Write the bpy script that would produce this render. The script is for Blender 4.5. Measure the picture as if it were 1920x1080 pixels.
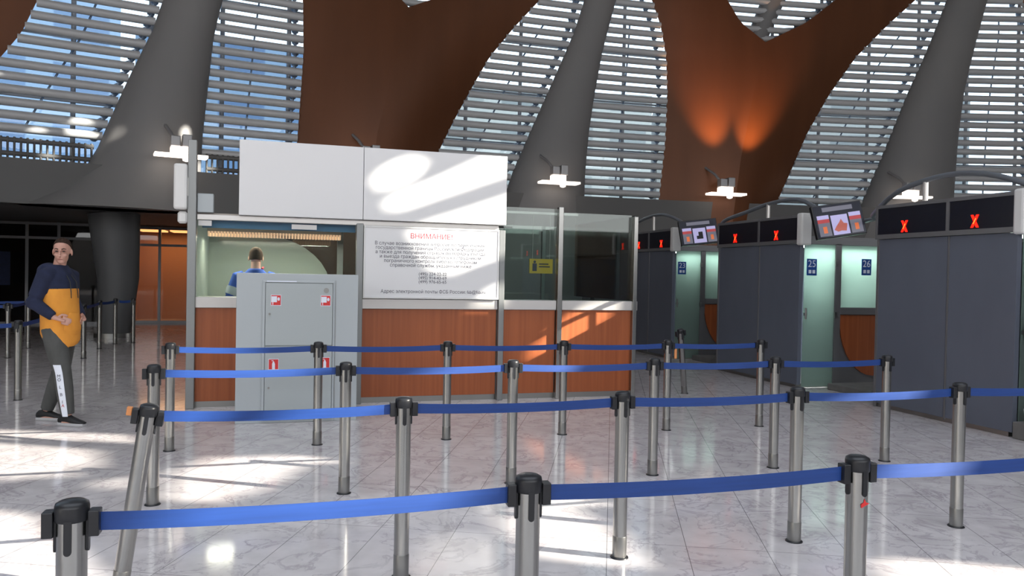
import bpy, math, random
import numpy as np
from mathutils import Vector, Matrix, geometry
random.seed(4)
S = bpy.context.scene
R = math.radians
for o in list(bpy.data.objects):
    bpy.data.objects.remove(o)

# ------------------------------------------------------------------ camera
YAW, PITCH, ROLL = R(16.4), R(0.95), R(1.12)
fwd = Vector((math.sin(YAW) * math.cos(PITCH), math.cos(YAW) * math.cos(PITCH), -math.sin(PITCH)))
rt0 = Vector((math.cos(YAW), -math.sin(YAW), 0))
up0 = rt0.cross(fwd)
rt = rt0 * math.cos(ROLL) + up0 * math.sin(ROLL)
up = up0 * math.cos(ROLL) - rt0 * math.sin(ROLL)
cd = bpy.data.cameras.new('camera')
cam = bpy.data.objects.new('camera', cd)
S.collection.objects.link(cam)
cam.matrix_world = Matrix(((rt.x, up.x, -fwd.x, 0), (rt.y, up.y, -fwd.y, 0), (rt.z, up.z, -fwd.z, 1.55), (0, 0, 0, 1)))
cd.sensor_width = 36
cd.lens = 1450 / 1920 * 36
cd.clip_start = 0.05
cd.clip_end = 500
S.camera = cam

# ------------------------------------------------------------------ exposure, sky, sun
S.view_settings.view_transform = 'Standard'
S.view_settings.look = 'None'
S.view_settings.gamma = 1
S.view_settings.use_curve_mapping = False
S.view_settings.exposure = 0.0
W = bpy.data.worlds.new('sky')
S.world = W
W.use_nodes = True
wn, wl = W.node_tree.nodes, W.node_tree.links
wn.clear()
wo = wn.new('ShaderNodeOutputWorld')
wb = wn.new('ShaderNodeBackground')
tc = wn.new('ShaderNodeTexCoord')
sx = wn.new('ShaderNodeSeparateXYZ')
rp = wn.new('ShaderNodeValToRGB')
rp.color_ramp.elements[0].position = 0.0
rp.color_ramp.elements[0].color = (1.0, 0.99, 0.98, 1)
rp.color_ramp.elements[1].position = 0.75
rp.color_ramp.elements[1].color = (0.84, 0.9, 1.0, 1)
wl.new(tc.outputs['Generated'], sx.inputs[0])
wl.new(sx.outputs['Z'], rp.inputs[0])
wl.new(rp.outputs[0], wb.inputs[0])
wb.inputs[1].default_value = 3.0
wl.new(wb.outputs[0], wo.inputs[0])

SUN_EL = R(23)
SUN = Vector((-0.863 * math.cos(SUN_EL), 0.505 * math.cos(SUN_EL), -math.sin(SUN_EL)))   # the way the light travels
sd = bpy.data.lights.new('sun', 'SUN')
sd.energy = 18
sd.angle = R(0.32)
sd.color = (1.0, 0.94, 0.82)
so = bpy.data.objects.new('sun', sd)
S.collection.objects.link(so)
so.rotation_euler = SUN.to_track_quat('-Z', 'Y').to_euler()
so.location = (20, -15, 14)


# ------------------------------------------------------------------ helpers
def mat(name, col, rough=0.5, metal=0.0, spec=0.5, emit=None, estr=0.0, coat=0.0):
    m = bpy.data.materials.new(name)
    m.use_nodes = True
    b = m.node_tree.nodes['Principled BSDF']
    b.inputs['Base Color'].default_value = (*col, 1)
    b.inputs['Roughness'].default_value = rough
    b.inputs['Metallic'].default_value = metal
    b.inputs['Specular IOR Level'].default_value = spec
    b.inputs['Coat Weight'].default_value = coat
    if emit:
        b.inputs['Emission Color'].default_value = (*emit, 1)
        b.inputs['Emission Strength'].default_value = estr
    return m


def noisy(m, c1, c2, scale=(4, 4, 4), detail=4, rough=None, bump=0.0):
    """Break up a material's base colour with object-space noise."""
    nt = m.node_tree
    b = nt.nodes['Principled BSDF']
    t = nt.nodes.new('ShaderNodeTexCoord')
    mp = nt.nodes.new('ShaderNodeMapping')
    mp.inputs['Scale'].default_value = scale
    n = nt.nodes.new('ShaderNodeTexNoise')
    n.inputs['Scale'].default_value = 1
    n.inputs['Detail'].default_value = detail
    r = nt.nodes.new('ShaderNodeValToRGB')
    r.color_ramp.elements[0].position = 0.3
    r.color_ramp.elements[0].color = (*c1, 1)
    r.color_ramp.elements[1].position = 0.7
    r.color_ramp.elements[1].color = (*c2, 1)
    nt.links.new(t.outputs['Object'], mp.inputs[0])
    nt.links.new(mp.outputs[0], n.inputs['Vector'])
    nt.links.new(n.outputs['Fac'], r.inputs[0])
    nt.links.new(r.outputs[0], b.inputs['Base Color'])
    if bump:
        bp = nt.nodes.new('ShaderNodeBump')
        bp.inputs['Strength'].default_value = bump
        bp.inputs['Distance'].default_value = 0.01
        nt.links.new(n.outputs['Fac'], bp.inputs['Height'])
        nt.links.new(bp.outputs[0], b.inputs['Normal'])
    return m


def glass_mat(name, tint, gloss=1.0, ior=1.5):
    m = bpy.data.materials.new(name)
    m.use_nodes = True
    nt = m.node_tree
    nt.nodes.clear()
    out = nt.nodes.new('ShaderNodeOutputMaterial')
    mix = nt.nodes.new('ShaderNodeMixShader')
    tr = nt.nodes.new('ShaderNodeBsdfTransparent')
    gl = nt.nodes.new('ShaderNodeBsdfGlossy')
    fr = nt.nodes.new('ShaderNodeFresnel')
    mu = nt.nodes.new('ShaderNodeMath')
    mu.operation = 'MULTIPLY'
    mu.inputs[1].default_value = gloss
    fr.inputs[0].default_value = ior
    tr.inputs[0].default_value = (*tint, 1)
    gl.inputs['Roughness'].default_value = 0.02
    nt.links.new(fr.outputs[0], mu.inputs[0])
    nt.links.new(mu.outputs[0], mix.inputs[0])
    nt.links.new(tr.outputs[0], mix.inputs[1])
    nt.links.new(gl.outputs[0], mix.inputs[2])
    nt.links.new(mix.outputs[0], out.inputs[0])
    return m


def frosted_mat(name, col):
    """Satin glass: scatters light both ways."""
    m = bpy.data.materials.new(name)
    m.use_nodes = True
    nt = m.node_tree
    nt.nodes.clear()
    out = nt.nodes.new('ShaderNodeOutputMaterial')
    d = nt.nodes.new('ShaderNodeBsdfDiffuse')
    t = nt.nodes.new('ShaderNodeBsdfTranslucent')
    g = nt.nodes.new('ShaderNodeBsdfGlossy')
    m1 = nt.nodes.new('ShaderNodeMixShader')
    m2 = nt.nodes.new('ShaderNodeMixShader')
    for n in (d, t):
        n.inputs[0].default_value = (*col, 1)
    g.inputs['Roughness'].default_value = 0.15
    m1.inputs[0].default_value = 0.78
    m2.inputs[0].default_value = 0.08
    nt.links.new(d.outputs[0], m1.inputs[1])
    nt.links.new(t.outputs[0], m1.inputs[2])
    nt.links.new(m1.outputs[0], m2.inputs[1])
    nt.links.new(g.outputs[0], m2.inputs[2])
    nt.links.new(m2.outputs[0], out.inputs[0])
    return m


class MB:
    """Collects shapes; build() links them as one mesh object."""
    def __init__(s):
        s.v, s.f, s.sm = [], [], []

    def add(s, vs, fs, smooth=False):
        o = len(s.v)
        s.v += [tuple(p) for p in vs]
        s.f += [[i + o for i in f] for f in fs]
        s.sm += [smooth] * len(fs)
        return s

    def box(s, x0, x1, y0, y1, z0, z1):
        v = [(x, y, z) for z in (z0, z1) for y in (y0, y1) for x in (x0, x1)]
        return s.add(v, [(0, 2, 3, 1), (4, 5, 7, 6), (0, 1, 5, 4), (2, 6, 7, 3), (0, 4, 6, 2), (1, 3, 7, 5)])

    def prism(s, pts, a, b):
        """pts: 3D polygon; extruded from offset a to offset b (vectors)."""
        n = len(pts)
        a, b = Vector(a), Vector(b)
        v = [Vector(p) + a for p in pts] + [Vector(p) + b for p in pts]
        f = [tuple(range(n))[::-1], tuple(range(n, 2 * n))]
        f += [(i, (i + 1) % n, n + (i + 1) % n, n + i) for i in range(n)]
        return s.add(v, f)

    def rings(s, rs, smooth=True, closed=True, caps=True):
        """loft through equal-length rings of points."""
        n = len(rs[0])
        v = [p for r in rs for p in r]
        f = []
        for k in range(len(rs) - 1):
            for i in range(n if closed else n - 1):
                j = (i + 1) % n
                f.append((k * n + i, k * n + j, (k + 1) * n + j, (k + 1) * n + i))
        s.add(v, f, smooth)
        if caps and closed:
            s.add(rs[0], [tuple(range(n))[::-1]])
            s.add(rs[-1], [tuple(range(n))])
        return s

    def tube(s, pts, rad, n=12, caps=True):
        pts = [Vector(p) for p in pts]
        if not isinstance(rad, (list, tuple)):
            rad = [rad] * len(pts)
        ref = Vector((0, 0, 1))
        rs = []
        for k, p in enumerate(pts):
            d = (pts[min(k + 1, len(pts) - 1)] - pts[max(k - 1, 0)]).normalized()
            if abs(d.dot(ref)) > 0.95 and k == 0:
                ref = Vector((0, 1, 0))
            u = d.cross(ref).normalized()
            w = u.cross(d).normalized()
            rr = rad[k]
            ra, rb = rr if isinstance(rr, tuple) else (rr, rr)
            rs.append([p + u * (ra * math.cos(2 * math.pi * i / n)) + w * (rb * math.sin(2 * math.pi * i / n)) for i in range(n)])
        return s.rings(rs, True, True, caps)

    def lathe(s, prof, c=(0, 0, 0), n=24):
        rs = [[(c[0] + r * math.cos(2 * math.pi * i / n), c[1] + r * math.sin(2 * math.pi * i / n), c[2] + z) for i in range(n)] for r, z in prof]
        return s.rings(rs)

    def ball(s, c, r, n=16, m=10, rot=None):
        r = r if isinstance(r, tuple) else (r, r, r)
        rs = []
        for k in range(m + 1):
            t = math.pi * (0.03 + 0.94 * k / m)
            ring = []
            for i in range(n):
                a = 2 * math.pi * i / n
                p = Vector((r[0] * math.sin(t) * math.cos(a), r[1] * math.sin(t) * math.sin(a), -r[2] * math.cos(t)))
                if rot:
                    p = rot @ p
                ring.append(p + Vector(c))
            rs.append(ring)
        return s.rings(rs)

    def build(s, name, m, parent=None, bevel=0.0, loc=None):
        me = bpy.data.meshes.new(name)
        me.from_pydata(s.v, [], s.f)
        me.polygons.foreach_set('use_smooth', s.sm)
        me.update()
        if m:
            me.materials.append(m)
        o = bpy.data.objects.new(name, me)
        S.collection.objects.link(o)
        if loc:
            o.location = loc
        if parent:
            o.parent = parent
        if bevel:
            b = o.modifiers.new('bevel', 'BEVEL')
            b.width = bevel
            b.segments = 2
            b.limit_method = 'ANGLE'
        return o


def tag(o, label, cat, group=None):
    o['label'] = label
    o['category'] = cat
    if group:
        o['group'] = group
    return o


def struct(o):
    o['kind'] = 'structure'
    return o


def thing(name, label, cat, loc=(0, 0, 0), rz=0, group=None):
    o = bpy.data.objects.new(name, None)
    S.collection.objects.link(o)
    o.empty_display_size = 0.1
    o.location = loc
    o.rotation_euler = (0, 0, rz)
    return tag(o, label, cat, group)


def copy_tree(o, parent=None):
    c = o.copy()
    S.collection.objects.link(c)
    c.parent = parent
    for ch in list(o.children):
        copy_tree(ch, c)
    return c


def outline_fill(v2, ed):
    """fill closed outlines by the non-zero rule (the letters' strokes overlap)"""
    v, e, f, *_ = geometry.delaunay_2d_cdt([Vector(p) for p in v2], ed, [], 0, 1e-6)
    vv = np.array([tuple(p) for p in v])
    tri = np.array([t for t in f if len(t) == 3])
    c = vv[tri].mean(axis=1)
    a = np.array(v2)[[q[0] for q in ed]]
    b = np.array(v2)[[q[1] for q in ed]]
    wind = np.zeros(len(c), int)
    for k in range(0, len(c), 400):
        p = c[k:k + 400]
        ua = a[None, :, 1] <= p[:, None, 1]
        ub = b[None, :, 1] <= p[:, None, 1]
        side = (b[None, :, 0] - a[None, :, 0]) * (p[:, None, 1] - a[None, :, 1]) - (p[:, None, 0] - a[None, :, 0]) * (b[None, :, 1] - a[None, :, 1])
        wind[k:k + 400] = (ua & ~ub & (side > 0)).sum(1) - (~ua & ub & (side < 0)).sum(1)
    return vv, [tuple(int(x) for x in t) for t in tri[wind != 0]]


def text(name, body, size, m, parent, loc, rot, align='CENTER', width=1.0, spacing=1.0):
    cu = bpy.data.curves.new(name, 'FONT')
    cu.body = body
    cu.size = 1.0
    cu.align_x = align
    cu.align_y = 'CENTER'
    cu.fill_mode = 'NONE'
    cu.resolution_u = 5
    cu.space_line = spacing
    tmp = bpy.data.objects.new(name, cu)
    S.collection.objects.link(tmp)
    line = bpy.data.meshes.new_from_object(tmp.evaluated_get(bpy.context.evaluated_depsgraph_get()))
    bpy.data.objects.remove(tmp)
    vv, tris = outline_fill([(q.co.x, q.co.y) for q in line.vertices], [tuple(q.vertices) for q in line.edges])
    bpy.data.meshes.remove(line)
    o = MB().add([(x * width * size, y * size, 0) for x, y in vv], tris).build(name, m, parent)
    o.location = loc
    o.rotation_euler = rot
    return o


FACE_S = (R(90), 0, 0)            # reads from the south (towards the camera)
FACE_W = (R(90), 0, R(-90))       # reads from the west

# ------------------------------------------------------------------ materials
M = {}
M['grey_shell'] = noisy(mat('grey_shell', (0.2, 0.2, 0.21), 0.55), (0.16, 0.16, 0.165), (0.195, 0.19, 0.19), (0.6, 0.6, 0.3), 5)
M['brown_shell'] = noisy(mat('brown_shell', (0.1, 0.04, 0.02), 0.38, 0.25, 0.3), (0.1, 0.036, 0.014), (0.125, 0.045, 0.018), (1.5, 1.5, 0.25), 4)
M['louver'] = mat('louver', (0.45, 0.46, 0.475), 0.45, 0.1)
M['mullion'] = mat('mullion', (0.55, 0.57, 0.6), 0.45, 0.1)
M['bracket'] = mat('bracket', (0.3, 0.38, 0.5), 0.4, 0.4)
M['facade_glass'] = glass_mat('facade_glass', (0.82, 0.91, 0.97), 1.0)
M['booth_glass'] = glass_mat('booth_glass', (0.86, 0.93, 0.9), 1.5)
M['dark_glass'] = glass_mat('dark_glass', (0.5, 0.52, 0.53), 1.5)
M['clear_glass'] = glass_mat('clear_glass', (0.9, 0.9, 0.9), 1.0)
M['frosted'] = frosted_mat('frosted', (0.4, 0.49, 0.455))
M['satin'] = frosted_mat('satin', (0.74, 0.8, 0.75))
M['steel'] = mat('steel', (0.37, 0.37, 0.355), 0.25, 1.0)
M['steel_dark'] = mat('steel_dark', (0.3, 0.3, 0.29), 0.35, 1.0)
M['aluminium'] = mat('aluminium', (0.26, 0.27, 0.27), 0.42, 0.6)
M['ledge'] = mat('ledge', (0.62, 0.6, 0.58), 0.35, 0.5)
M['black_plastic'] = mat('black_plastic', (0.012, 0.013, 0.016), 0.35)
M['belt'] = noisy(mat('belt', (0.03, 0.075, 0.42), 0.55), (0.008, 0.042, 0.2), (0.011, 0.054, 0.25), (3, 3, 60), 3)
M['wood'] = noisy(mat('wood', (0.26, 0.075, 0.025), 0.38), (0.3, 0.075, 0.022), (0.4, 0.11, 0.034), (22, 22, 0.7), 6)
M['white_panel'] = mat('white_panel', (0.8, 0.8, 0.81), 0.5)
M['cabinet_grey'] = mat('cabinet_grey', (0.43, 0.47, 0.49), 0.42)
M['door_grey'] = mat('door_grey', (0.4, 0.44, 0.45), 0.42)
M['unit_grey'] = noisy(mat('unit_grey', (0.2, 0.23, 0.3), 0.4), (0.115, 0.13, 0.17), (0.13, 0.147, 0.19), (2, 2, 1), 3)
M['unit_frame'] = mat('unit_frame', (0.2, 0.2, 0.21), 0.4, 0.4)
M['sign_black'] = mat('sign_black', (0.004, 0.005, 0.014), 0.3)
M['led_red'] = mat('led_red', (0.3, 0.01, 0.0), 0.5, emit=(1.0, 0.006, 0.002), estr=4.0)
M['led_orange'] = mat('led_orange', (0.4, 0.1, 0.0), 0.5, emit=(1.0, 0.2, 0.03), estr=3.0)
M['white_plastic'] = mat('white_plastic', (0.75, 0.75, 0.74), 0.4)
M['blue_sticker'] = mat('blue_sticker', (0.01, 0.07, 0.3), 0.4)
M['sticker_white'] = mat('sticker_white', (0.75, 0.8, 0.9), 0.5)
M['red_sticker'] = mat('red_sticker', (0.65, 0.03, 0.03), 0.45)
M['ink'] = mat('ink', (0.06, 0.06, 0.09), 0.6)
M['ink_red'] = mat('ink_red', (0.5, 0.03, 0.05), 0.6)
M['yellow'] = mat('yellow', (0.75, 0.5, 0.05), 0.5)
M['slab'] = mat('slab', (0.1, 0.1, 0.1), 0.6)
M['slab_under'] = mat('slab_under', (0.07, 0.07, 0.07), 0.6)
M['dark_wall'] = mat('dark_wall', (0.1, 0.103, 0.107), 0.5)
M['orange_wall'] = mat('orange_wall', (0.42, 0.22, 0.13), 0.5)
M['roof'] = mat('roof', (0.3, 0.3, 0.3), 0.8)
M['hall_wall'] = mat('hall_wall', (0.35, 0.34, 0.33), 0.7)
M['lamp_glow'] = mat('lamp_glow', (0.9, 0.85, 0.8), 0.4, emit=(1.0, 0.86, 0.74), estr=2.4)
M['lamp_body'] = mat('lamp_body', (0.3, 0.3, 0.31), 0.4, 0.5)
M['warm_tube'] = mat('warm_tube', (0.9, 0.7, 0.5), 0.4, emit=(1.0, 0.56, 0.36), estr=0.7)
M['orange_tube'] = mat('orange_tube', (0.9, 0.6, 0.3), 0.4, emit=(1.0, 0.45, 0.15), estr=2.0)
M['cool_tube'] = mat('cool_tube', (0.9, 0.95, 0.9), 0.4, emit=(0.85, 1.0, 0.92), estr=5)
M['header_blue'] = mat('header_blue', (0.09, 0.24, 0.52), 0.4)
M['ceiling_light'] = mat('ceiling_light', (0.45, 0.4, 0.36), 0.5)
M['pipe'] = mat('pipe', (0.2, 0.22, 0.25), 0.4, 0.5)
M['concrete'] = noisy(mat('concrete', (0.16, 0.155, 0.15), 0.8), (0.14, 0.135, 0.13), (0.18, 0.175, 0.17), (8, 8, 8))
M['skin'] = noisy(mat('skin', (0.55, 0.3, 0.23), 0.5), (0.52, 0.28, 0.21), (0.6, 0.34, 0.27), (18, 18, 18), 3)
M['hair'] = noisy(mat('hair', (0.035, 0.022, 0.016), 1.0, 0, 0.1), (0.025, 0.016, 0.012), (0.06, 0.04, 0.03), (60, 60, 60), 3, bump=0.4)
M['navy'] = noisy(mat('navy', (0.012, 0.018, 0.05), 0.9), (0.01, 0.015, 0.042), (0.015, 0.022, 0.06), (14, 14, 14), 4, bump=0.3)
M['mustard'] = noisy(mat('mustard', (0.75, 0.31, 0.045), 0.9), (0.7, 0.28, 0.04), (0.82, 0.35, 0.05), (9, 9, 5), 4, bump=0.4)
M['joggers'] = noisy(mat('joggers', (0.075, 0.078, 0.075), 0.95), (0.065, 0.068, 0.066), (0.09, 0.092, 0.09), (12, 12, 5), 4, bump=0.4)
M['shoe'] = mat('shoe', (0.012, 0.012, 0.014), 0.6)
M['sole'] = mat('sole', (0.45, 0.45, 0.46), 0.6)
M['eye'] = mat('eye', (0.03, 0.02, 0.02), 0.3)
M['lip'] = mat('lip', (0.42, 0.17, 0.14), 0.5)
M['blue_jacket'] = noisy(mat('blue_jacket', (0.02, 0.09, 0.45), 0.8), (0.018, 0.08, 0.4), (0.025, 0.1, 0.5), (10, 10, 10), 3, bump=0.3)
M['pale_sleeve'] = mat('pale_sleeve', (0.5, 0.55, 0.62), 0.85)
M['red_cord'] = mat('red_cord', (0.5, 0.03, 0.05), 0.7)
M['orange_tag'] = mat('orange_tag', (0.7, 0.28, 0.1), 0.6)
M['screen_dark'] = mat('screen_dark', (0.02, 0.022, 0.03), 0.15, emit=(0.1, 0.11, 0.16), estr=0.12)
M['screen_lilac'] = mat('screen_lilac', (0.3, 0.28, 0.5), 0.3, emit=(0.55, 0.52, 0.8), estr=0.5)
M['screen_rust'] = mat('screen_rust', (0.3, 0.08, 0.06), 0.3, emit=(0.45, 0.12, 0.09), estr=0.6)
M['screen_grey'] = mat('screen_grey', (0.1, 0.1, 0.12), 0.3, emit=(0.2, 0.2, 0.26), estr=0.5)
M['screen_red'] = mat('screen_red', (0.3, 0.03, 0.04), 0.3, emit=(0.5, 0.07, 0.07), estr=0.5)
M['screen_orange'] = mat('screen_orange', (0.4, 0.1, 0.03), 0.3, emit=(0.9, 0.22, 0.08), estr=0.5)
M['tarmac'] = mat('tarmac', (0.2, 0.2, 0.21), 0.9)


def marble():
    m = mat('marble_floor', (0.6, 0.57, 0.58), 0.1)
    nt = m.node_tree
    N, L = nt.nodes, nt.links
    b = N['Principled BSDF']
    g = N.new('ShaderNodeNewGeometry')
    mp = N.new('ShaderNodeMapping')
    mp.inputs['Rotation'].default_value = (0, 0, R(23.8))
    L.new(g.outputs['Position'], mp.inputs[0])
    br = N.new('ShaderNodeTexBrick')          # tile joints
    br.offset = 0.0
    br.inputs['Scale'].default_value = 1
    br.inputs['Brick Width'].default_value = 0.455
    br.inputs['Row Height'].default_value = 0.91
    br.inputs['Mortar Size'].default_value = 0.0022
    br.inputs['Mortar Smooth'].default_value = 0.3
    br.inputs['Color1'].default_value = (0.46, 0.46, 0.46, 1)
    br.inputs['Color2'].default_value = (0.54, 0.54, 0.54, 1)
    br.inputs['Mortar'].default_value = (0.5, 0.5, 0.5, 1)
    L.new(mp.outputs[0], br.inputs['Vector'])
    # veins: thin lines where warped noise crosses its middle value
    n1 = N.new('ShaderNodeTexNoise')
    n1.inputs['Scale'].default_value = 3.2
    n1.inputs['Detail'].default_value = 7
    n1.inputs['Roughness'].default_value = 0.62
    n1.inputs['Distortion'].default_value = 0.8
    L.new(mp.outputs[0], n1.inputs['Vector'])
    sb = N.new('ShaderNodeMath')
    sb.operation = 'SUBTRACT'
    sb.inputs[1].default_value = 0.5
    ab = N.new('ShaderNodeMath')
    ab.operation = 'ABSOLUTE'
    L.new(n1.outputs['Fac'], sb.inputs[0])
    L.new(sb.outputs[0], ab.inputs[0])
    vr = N.new('ShaderNodeValToRGB')
    vr.color_ramp.elements[0].position = 0.0
    vr.color_ramp.elements[0].color = (1, 1, 1, 1)
    vr.color_ramp.elements[1].position = 0.028
    vr.color_ramp.elements[1].color = (0, 0, 0, 1)
    L.new(ab.outputs[0], vr.inputs[0])
    n3 = N.new('ShaderNodeTexNoise')
    n3.inputs['Scale'].default_value = 2.1
    n3.inputs['Detail'].default_value = 3
    L.new(mp.outputs[0], n3.inputs['Vector'])
    vm = N.new('ShaderNodeMath')
    vm.operation = 'MULTIPLY'
    L.new(vr.outputs[0], vm.inputs[0])
    L.new(n3.outputs['Fac'], vm.inputs[1])
    n2 = N.new('ShaderNodeTexNoise')
    n2.inputs['Scale'].default_value = 5
    n2.inputs['Detail'].default_value = 6
    L.new(mp.outputs[0], n2.inputs['Vector'])
    cr = N.new('ShaderNodeValToRGB')
    cr.color_ramp.elements[0].position = 0.3
    cr.color_ramp.elements[0].color = (0.53, 0.495, 0.5, 1)
    cr.color_ramp.elements[1].position = 0.72
    cr.color_ramp.elements[1].color = (0.665, 0.63, 0.635, 1)
    L.new(n2.outputs['Fac'], cr.inputs[0])
    ov = N.new('ShaderNodeMix')
    ov.data_type = 'RGBA'
    ov.blend_type = 'OVERLAY'
    ov.inputs['Factor'].default_value = 0.6
    L.new(cr.outputs[0], ov.inputs['A'])
    L.new(br.outputs['Color'], ov.inputs['B'])
    mv = N.new('ShaderNodeMix')
    mv.data_type = 'RGBA'
    mv.inputs['B'].default_value = (0.3, 0.26, 0.29, 1)
    L.new(vm.outputs[0], mv.inputs['Factor'])
    L.new(ov.outputs['Result'], mv.inputs['A'])
    mj = N.new('ShaderNodeMix')
    mj.data_type = 'RGBA'
    mj.inputs['B'].default_value = (0.16, 0.15, 0.15, 1)
    L.new(br.outputs['Fac'], mj.inputs['Factor'])
    L.new(mv.outputs['Result'], mj.inputs['A'])
    L.new(mj.outputs['Result'], b.inputs['Base Color'])
    return m


def outside_facade(c1, c2, c3):
    """pale cladding with rows of windows (for the buildings beyond the glass)"""
    m = mat('outside_facade', (0.4, 0.42, 0.45), 0.7)
    nt = m.node_tree
    N, L = nt.nodes, nt.links
    b = N['Principled BSDF']
    t = N.new('ShaderNodeTexCoord')
    sp = N.new('ShaderNodeSeparateXYZ')
    cb = N.new('ShaderNodeCombineXYZ')
    L.new(t.outputs['Object'], sp.inputs[0])
    L.new(sp.outputs['X'], cb.inputs['X'])
    L.new(sp.outputs['Z'], cb.inputs['Y'])
    br = N.new('ShaderNodeTexBrick')
    br.offset = 0
    br.inputs['Scale'].default_value = 1
    br.inputs['Brick Width'].default_value = 4.2
    br.inputs['Row Height'].default_value = 3.4
    br.inputs['Mortar Size'].default_value = 0.7
    br.inputs['Color1'].default_value = (*c1, 1)
    br.inputs['Color2'].default_value = (*c2, 1)
    br.inputs['Mortar'].default_value = (*c3, 1)
    L.new(cb.outputs[0], br.inputs['Vector'])
    L.new(br.outputs['Color'], b.inputs['Base Color'])
    return m


M['marble'] = marble()
M['outside_wall'] = outside_facade((0.09, 0.1, 0.105), (0.12, 0.13, 0.13), (0.18, 0.185, 0.18))
M['outside_blue'] = outside_facade((0.012, 0.035, 0.085), (0.022, 0.06, 0.125), (0.05, 0.085, 0.14))

# ------------------------------------------------------------------ the round facade: (s, z, off) -> point
CX, CY, RAD = 6.937, -26.017, 45.0


def P(s, z, off=0.0):
    a = s / RAD
    return Vector((CX + (RAD - off) * math.sin(a), CY + (RAD - off) * math.cos(a), z))


def lin(tab, z):
    """tab: (value, z) rows; linear between rows and beyond the ends"""
    t = sorted(tab, key=lambda q: q[1])
    for k in range(len(t) - 1):
        if z <= t[k + 1][1] or k == len(t) - 2:
            (a, za), (b, zb) = t[k], t[k + 1]
            return a + (b - a) * (z - za) / (zb - za)


TOP = 13.2
ROOF = 13.7
SILL = 3.62
EDGE = dict(
    B0R=[(-13.9, 3.0), (-12.45, 5.53), (-12.1, 6.08), (-11.82, 6.81), (-10.6, 10.2), (-9.9, 12.4)],
    G1L=[(-11.5, 2.4), (-11.16, 3.01), (-10.93, 3.52), (-10.65, 4.31), (-10.22, 5.46), (-9.77, 6.54), (-9.57, 7.24), (-8.5, 10.3), (-7.9, 12.4)],
    G1R=[(-8.84, 2.4), (-8.8, 3.2), (-8.77, 4.33), (-8.67, 5.44), (-8.56, 6.62), (-8.38, 7.46), (-7.6, 10.3), (-7.1, 12.4)],
    B1L=[(-6.88, 0.0), (-6.81, 2.87), (-6.75, 4.52), (-6.69, 5.56), (-6.64, 6.55), (-6.67, 7.76), (-6.9, 9.5), (-7.25, 12.4)],
    B1R=[(-4.75, 0.0), (-3.88, 3.01), (-3.63, 3.81), (-3.37, 4.55), (-2.98, 5.37), (-2.58, 6.13), (-2.11, 6.98), (-1.49, 7.78), (-0.76, 8.62), (0.9, 10.2), (3.2, 12.4)],
    G2L=[(-2.6, 0.0), (-1.75, 3.25), (-1.49, 4.07), (-1.01, 5.19), (-0.45, 6.47), (0.11, 7.76), (0.42, 8.76), (1.6, 12.4)],
    G2R=[(0.48, 0.0), (0.5, 3.35), (0.51, 4.18), (0.58, 5.16), (0.71, 6.15), (0.93, 7.42), (1.3, 8.86), (2.2, 12.4)],
    B2L=[(2.3, 0.0), (2.6, 3.14), (2.68, 4.15), (2.78, 5.16), (2.81, 6.45), (2.76, 7.44), (2.58, 8.28), (2.3, 8.96), (1.4, 10.4), (-0.2, 12.4)],
    B2R=[(5.2, 0.0), (6.13, 3.78), (6.43, 4.45), (6.95, 5.66), (7.55, 6.72), (8.31, 7.8), (9.22, 8.74), (10.06, 9.52), (11.4, 10.7), (13.6, 12.4)],
    G3L=[(7.2, 0.0), (8.58, 3.78), (9.17, 5.15), (9.75, 6.66), (10.41, 8.19), (10.91, 9.55), (12.0, 12.4)],
    G3R=[(11.1, 0.0), (11.22, 4.15), (11.3, 5.66), (11.45, 7.02), (11.72, 8.23), (12.06, 9.59), (12.9, 12.4)],
    B3L=[(13.5, 0.0), (13.5, 3.0), (13.5, 8.6), (13.2, 9.38), (12.97, 9.61), (12.2, 10.6), (10.6, 12.4)],
)
NOTCH1 = dict(z=7.82, s=-4.27, L=[(-4.27, 7.82), (-4.57, 8.09), (-5.2, 9.5), (-5.9, 12.4)], Rr=[(-4.27, 7.82), (-3.31, 8.28), (-1.2, 10.1), (1.6, 12.4)])
NOTCH2 = dict(z=7.96, s=5.47, L=[(5.47, 7.96), (4.75, 8.46), (4.31, 9.15), (3.6, 10.4), (2.0, 12.4)], Rr=[(5.47, 7.96), (6.71, 8.6), (7.71, 9.4), (9.4, 10.7), (11.8, 12.4)])
CREASE1 = [(-5.6, 0.0), (-5.0, 4.8), (-4.27, 7.82)]
CREASE2 = [(4.2, 0.0), (4.76, 4.83), (5.11, 6.6), (5.47, 7.96)]

# ---- setting: floor, roof, walls, slab
struct(MB().box(-45, 45, -18, 62, -0.3, 0.0).build('floor', M['marble']))
struct(MB().box(-160, 160, 62, 220, -0.5, -0.1).build('ground', M['tarmac']))


def arc_slab(mb, s0, s1, off0, off1, z0, z1, n=48):
    rs = []
    for k in range(n + 1):
        s = s0 + (s1 - s0) * k / n
        rs.append([P(s, z0, off0), P(s, z1, off0), P(s, z1, off1), P(s, z0, off1)])
    return mb.rings(rs, False)


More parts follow.
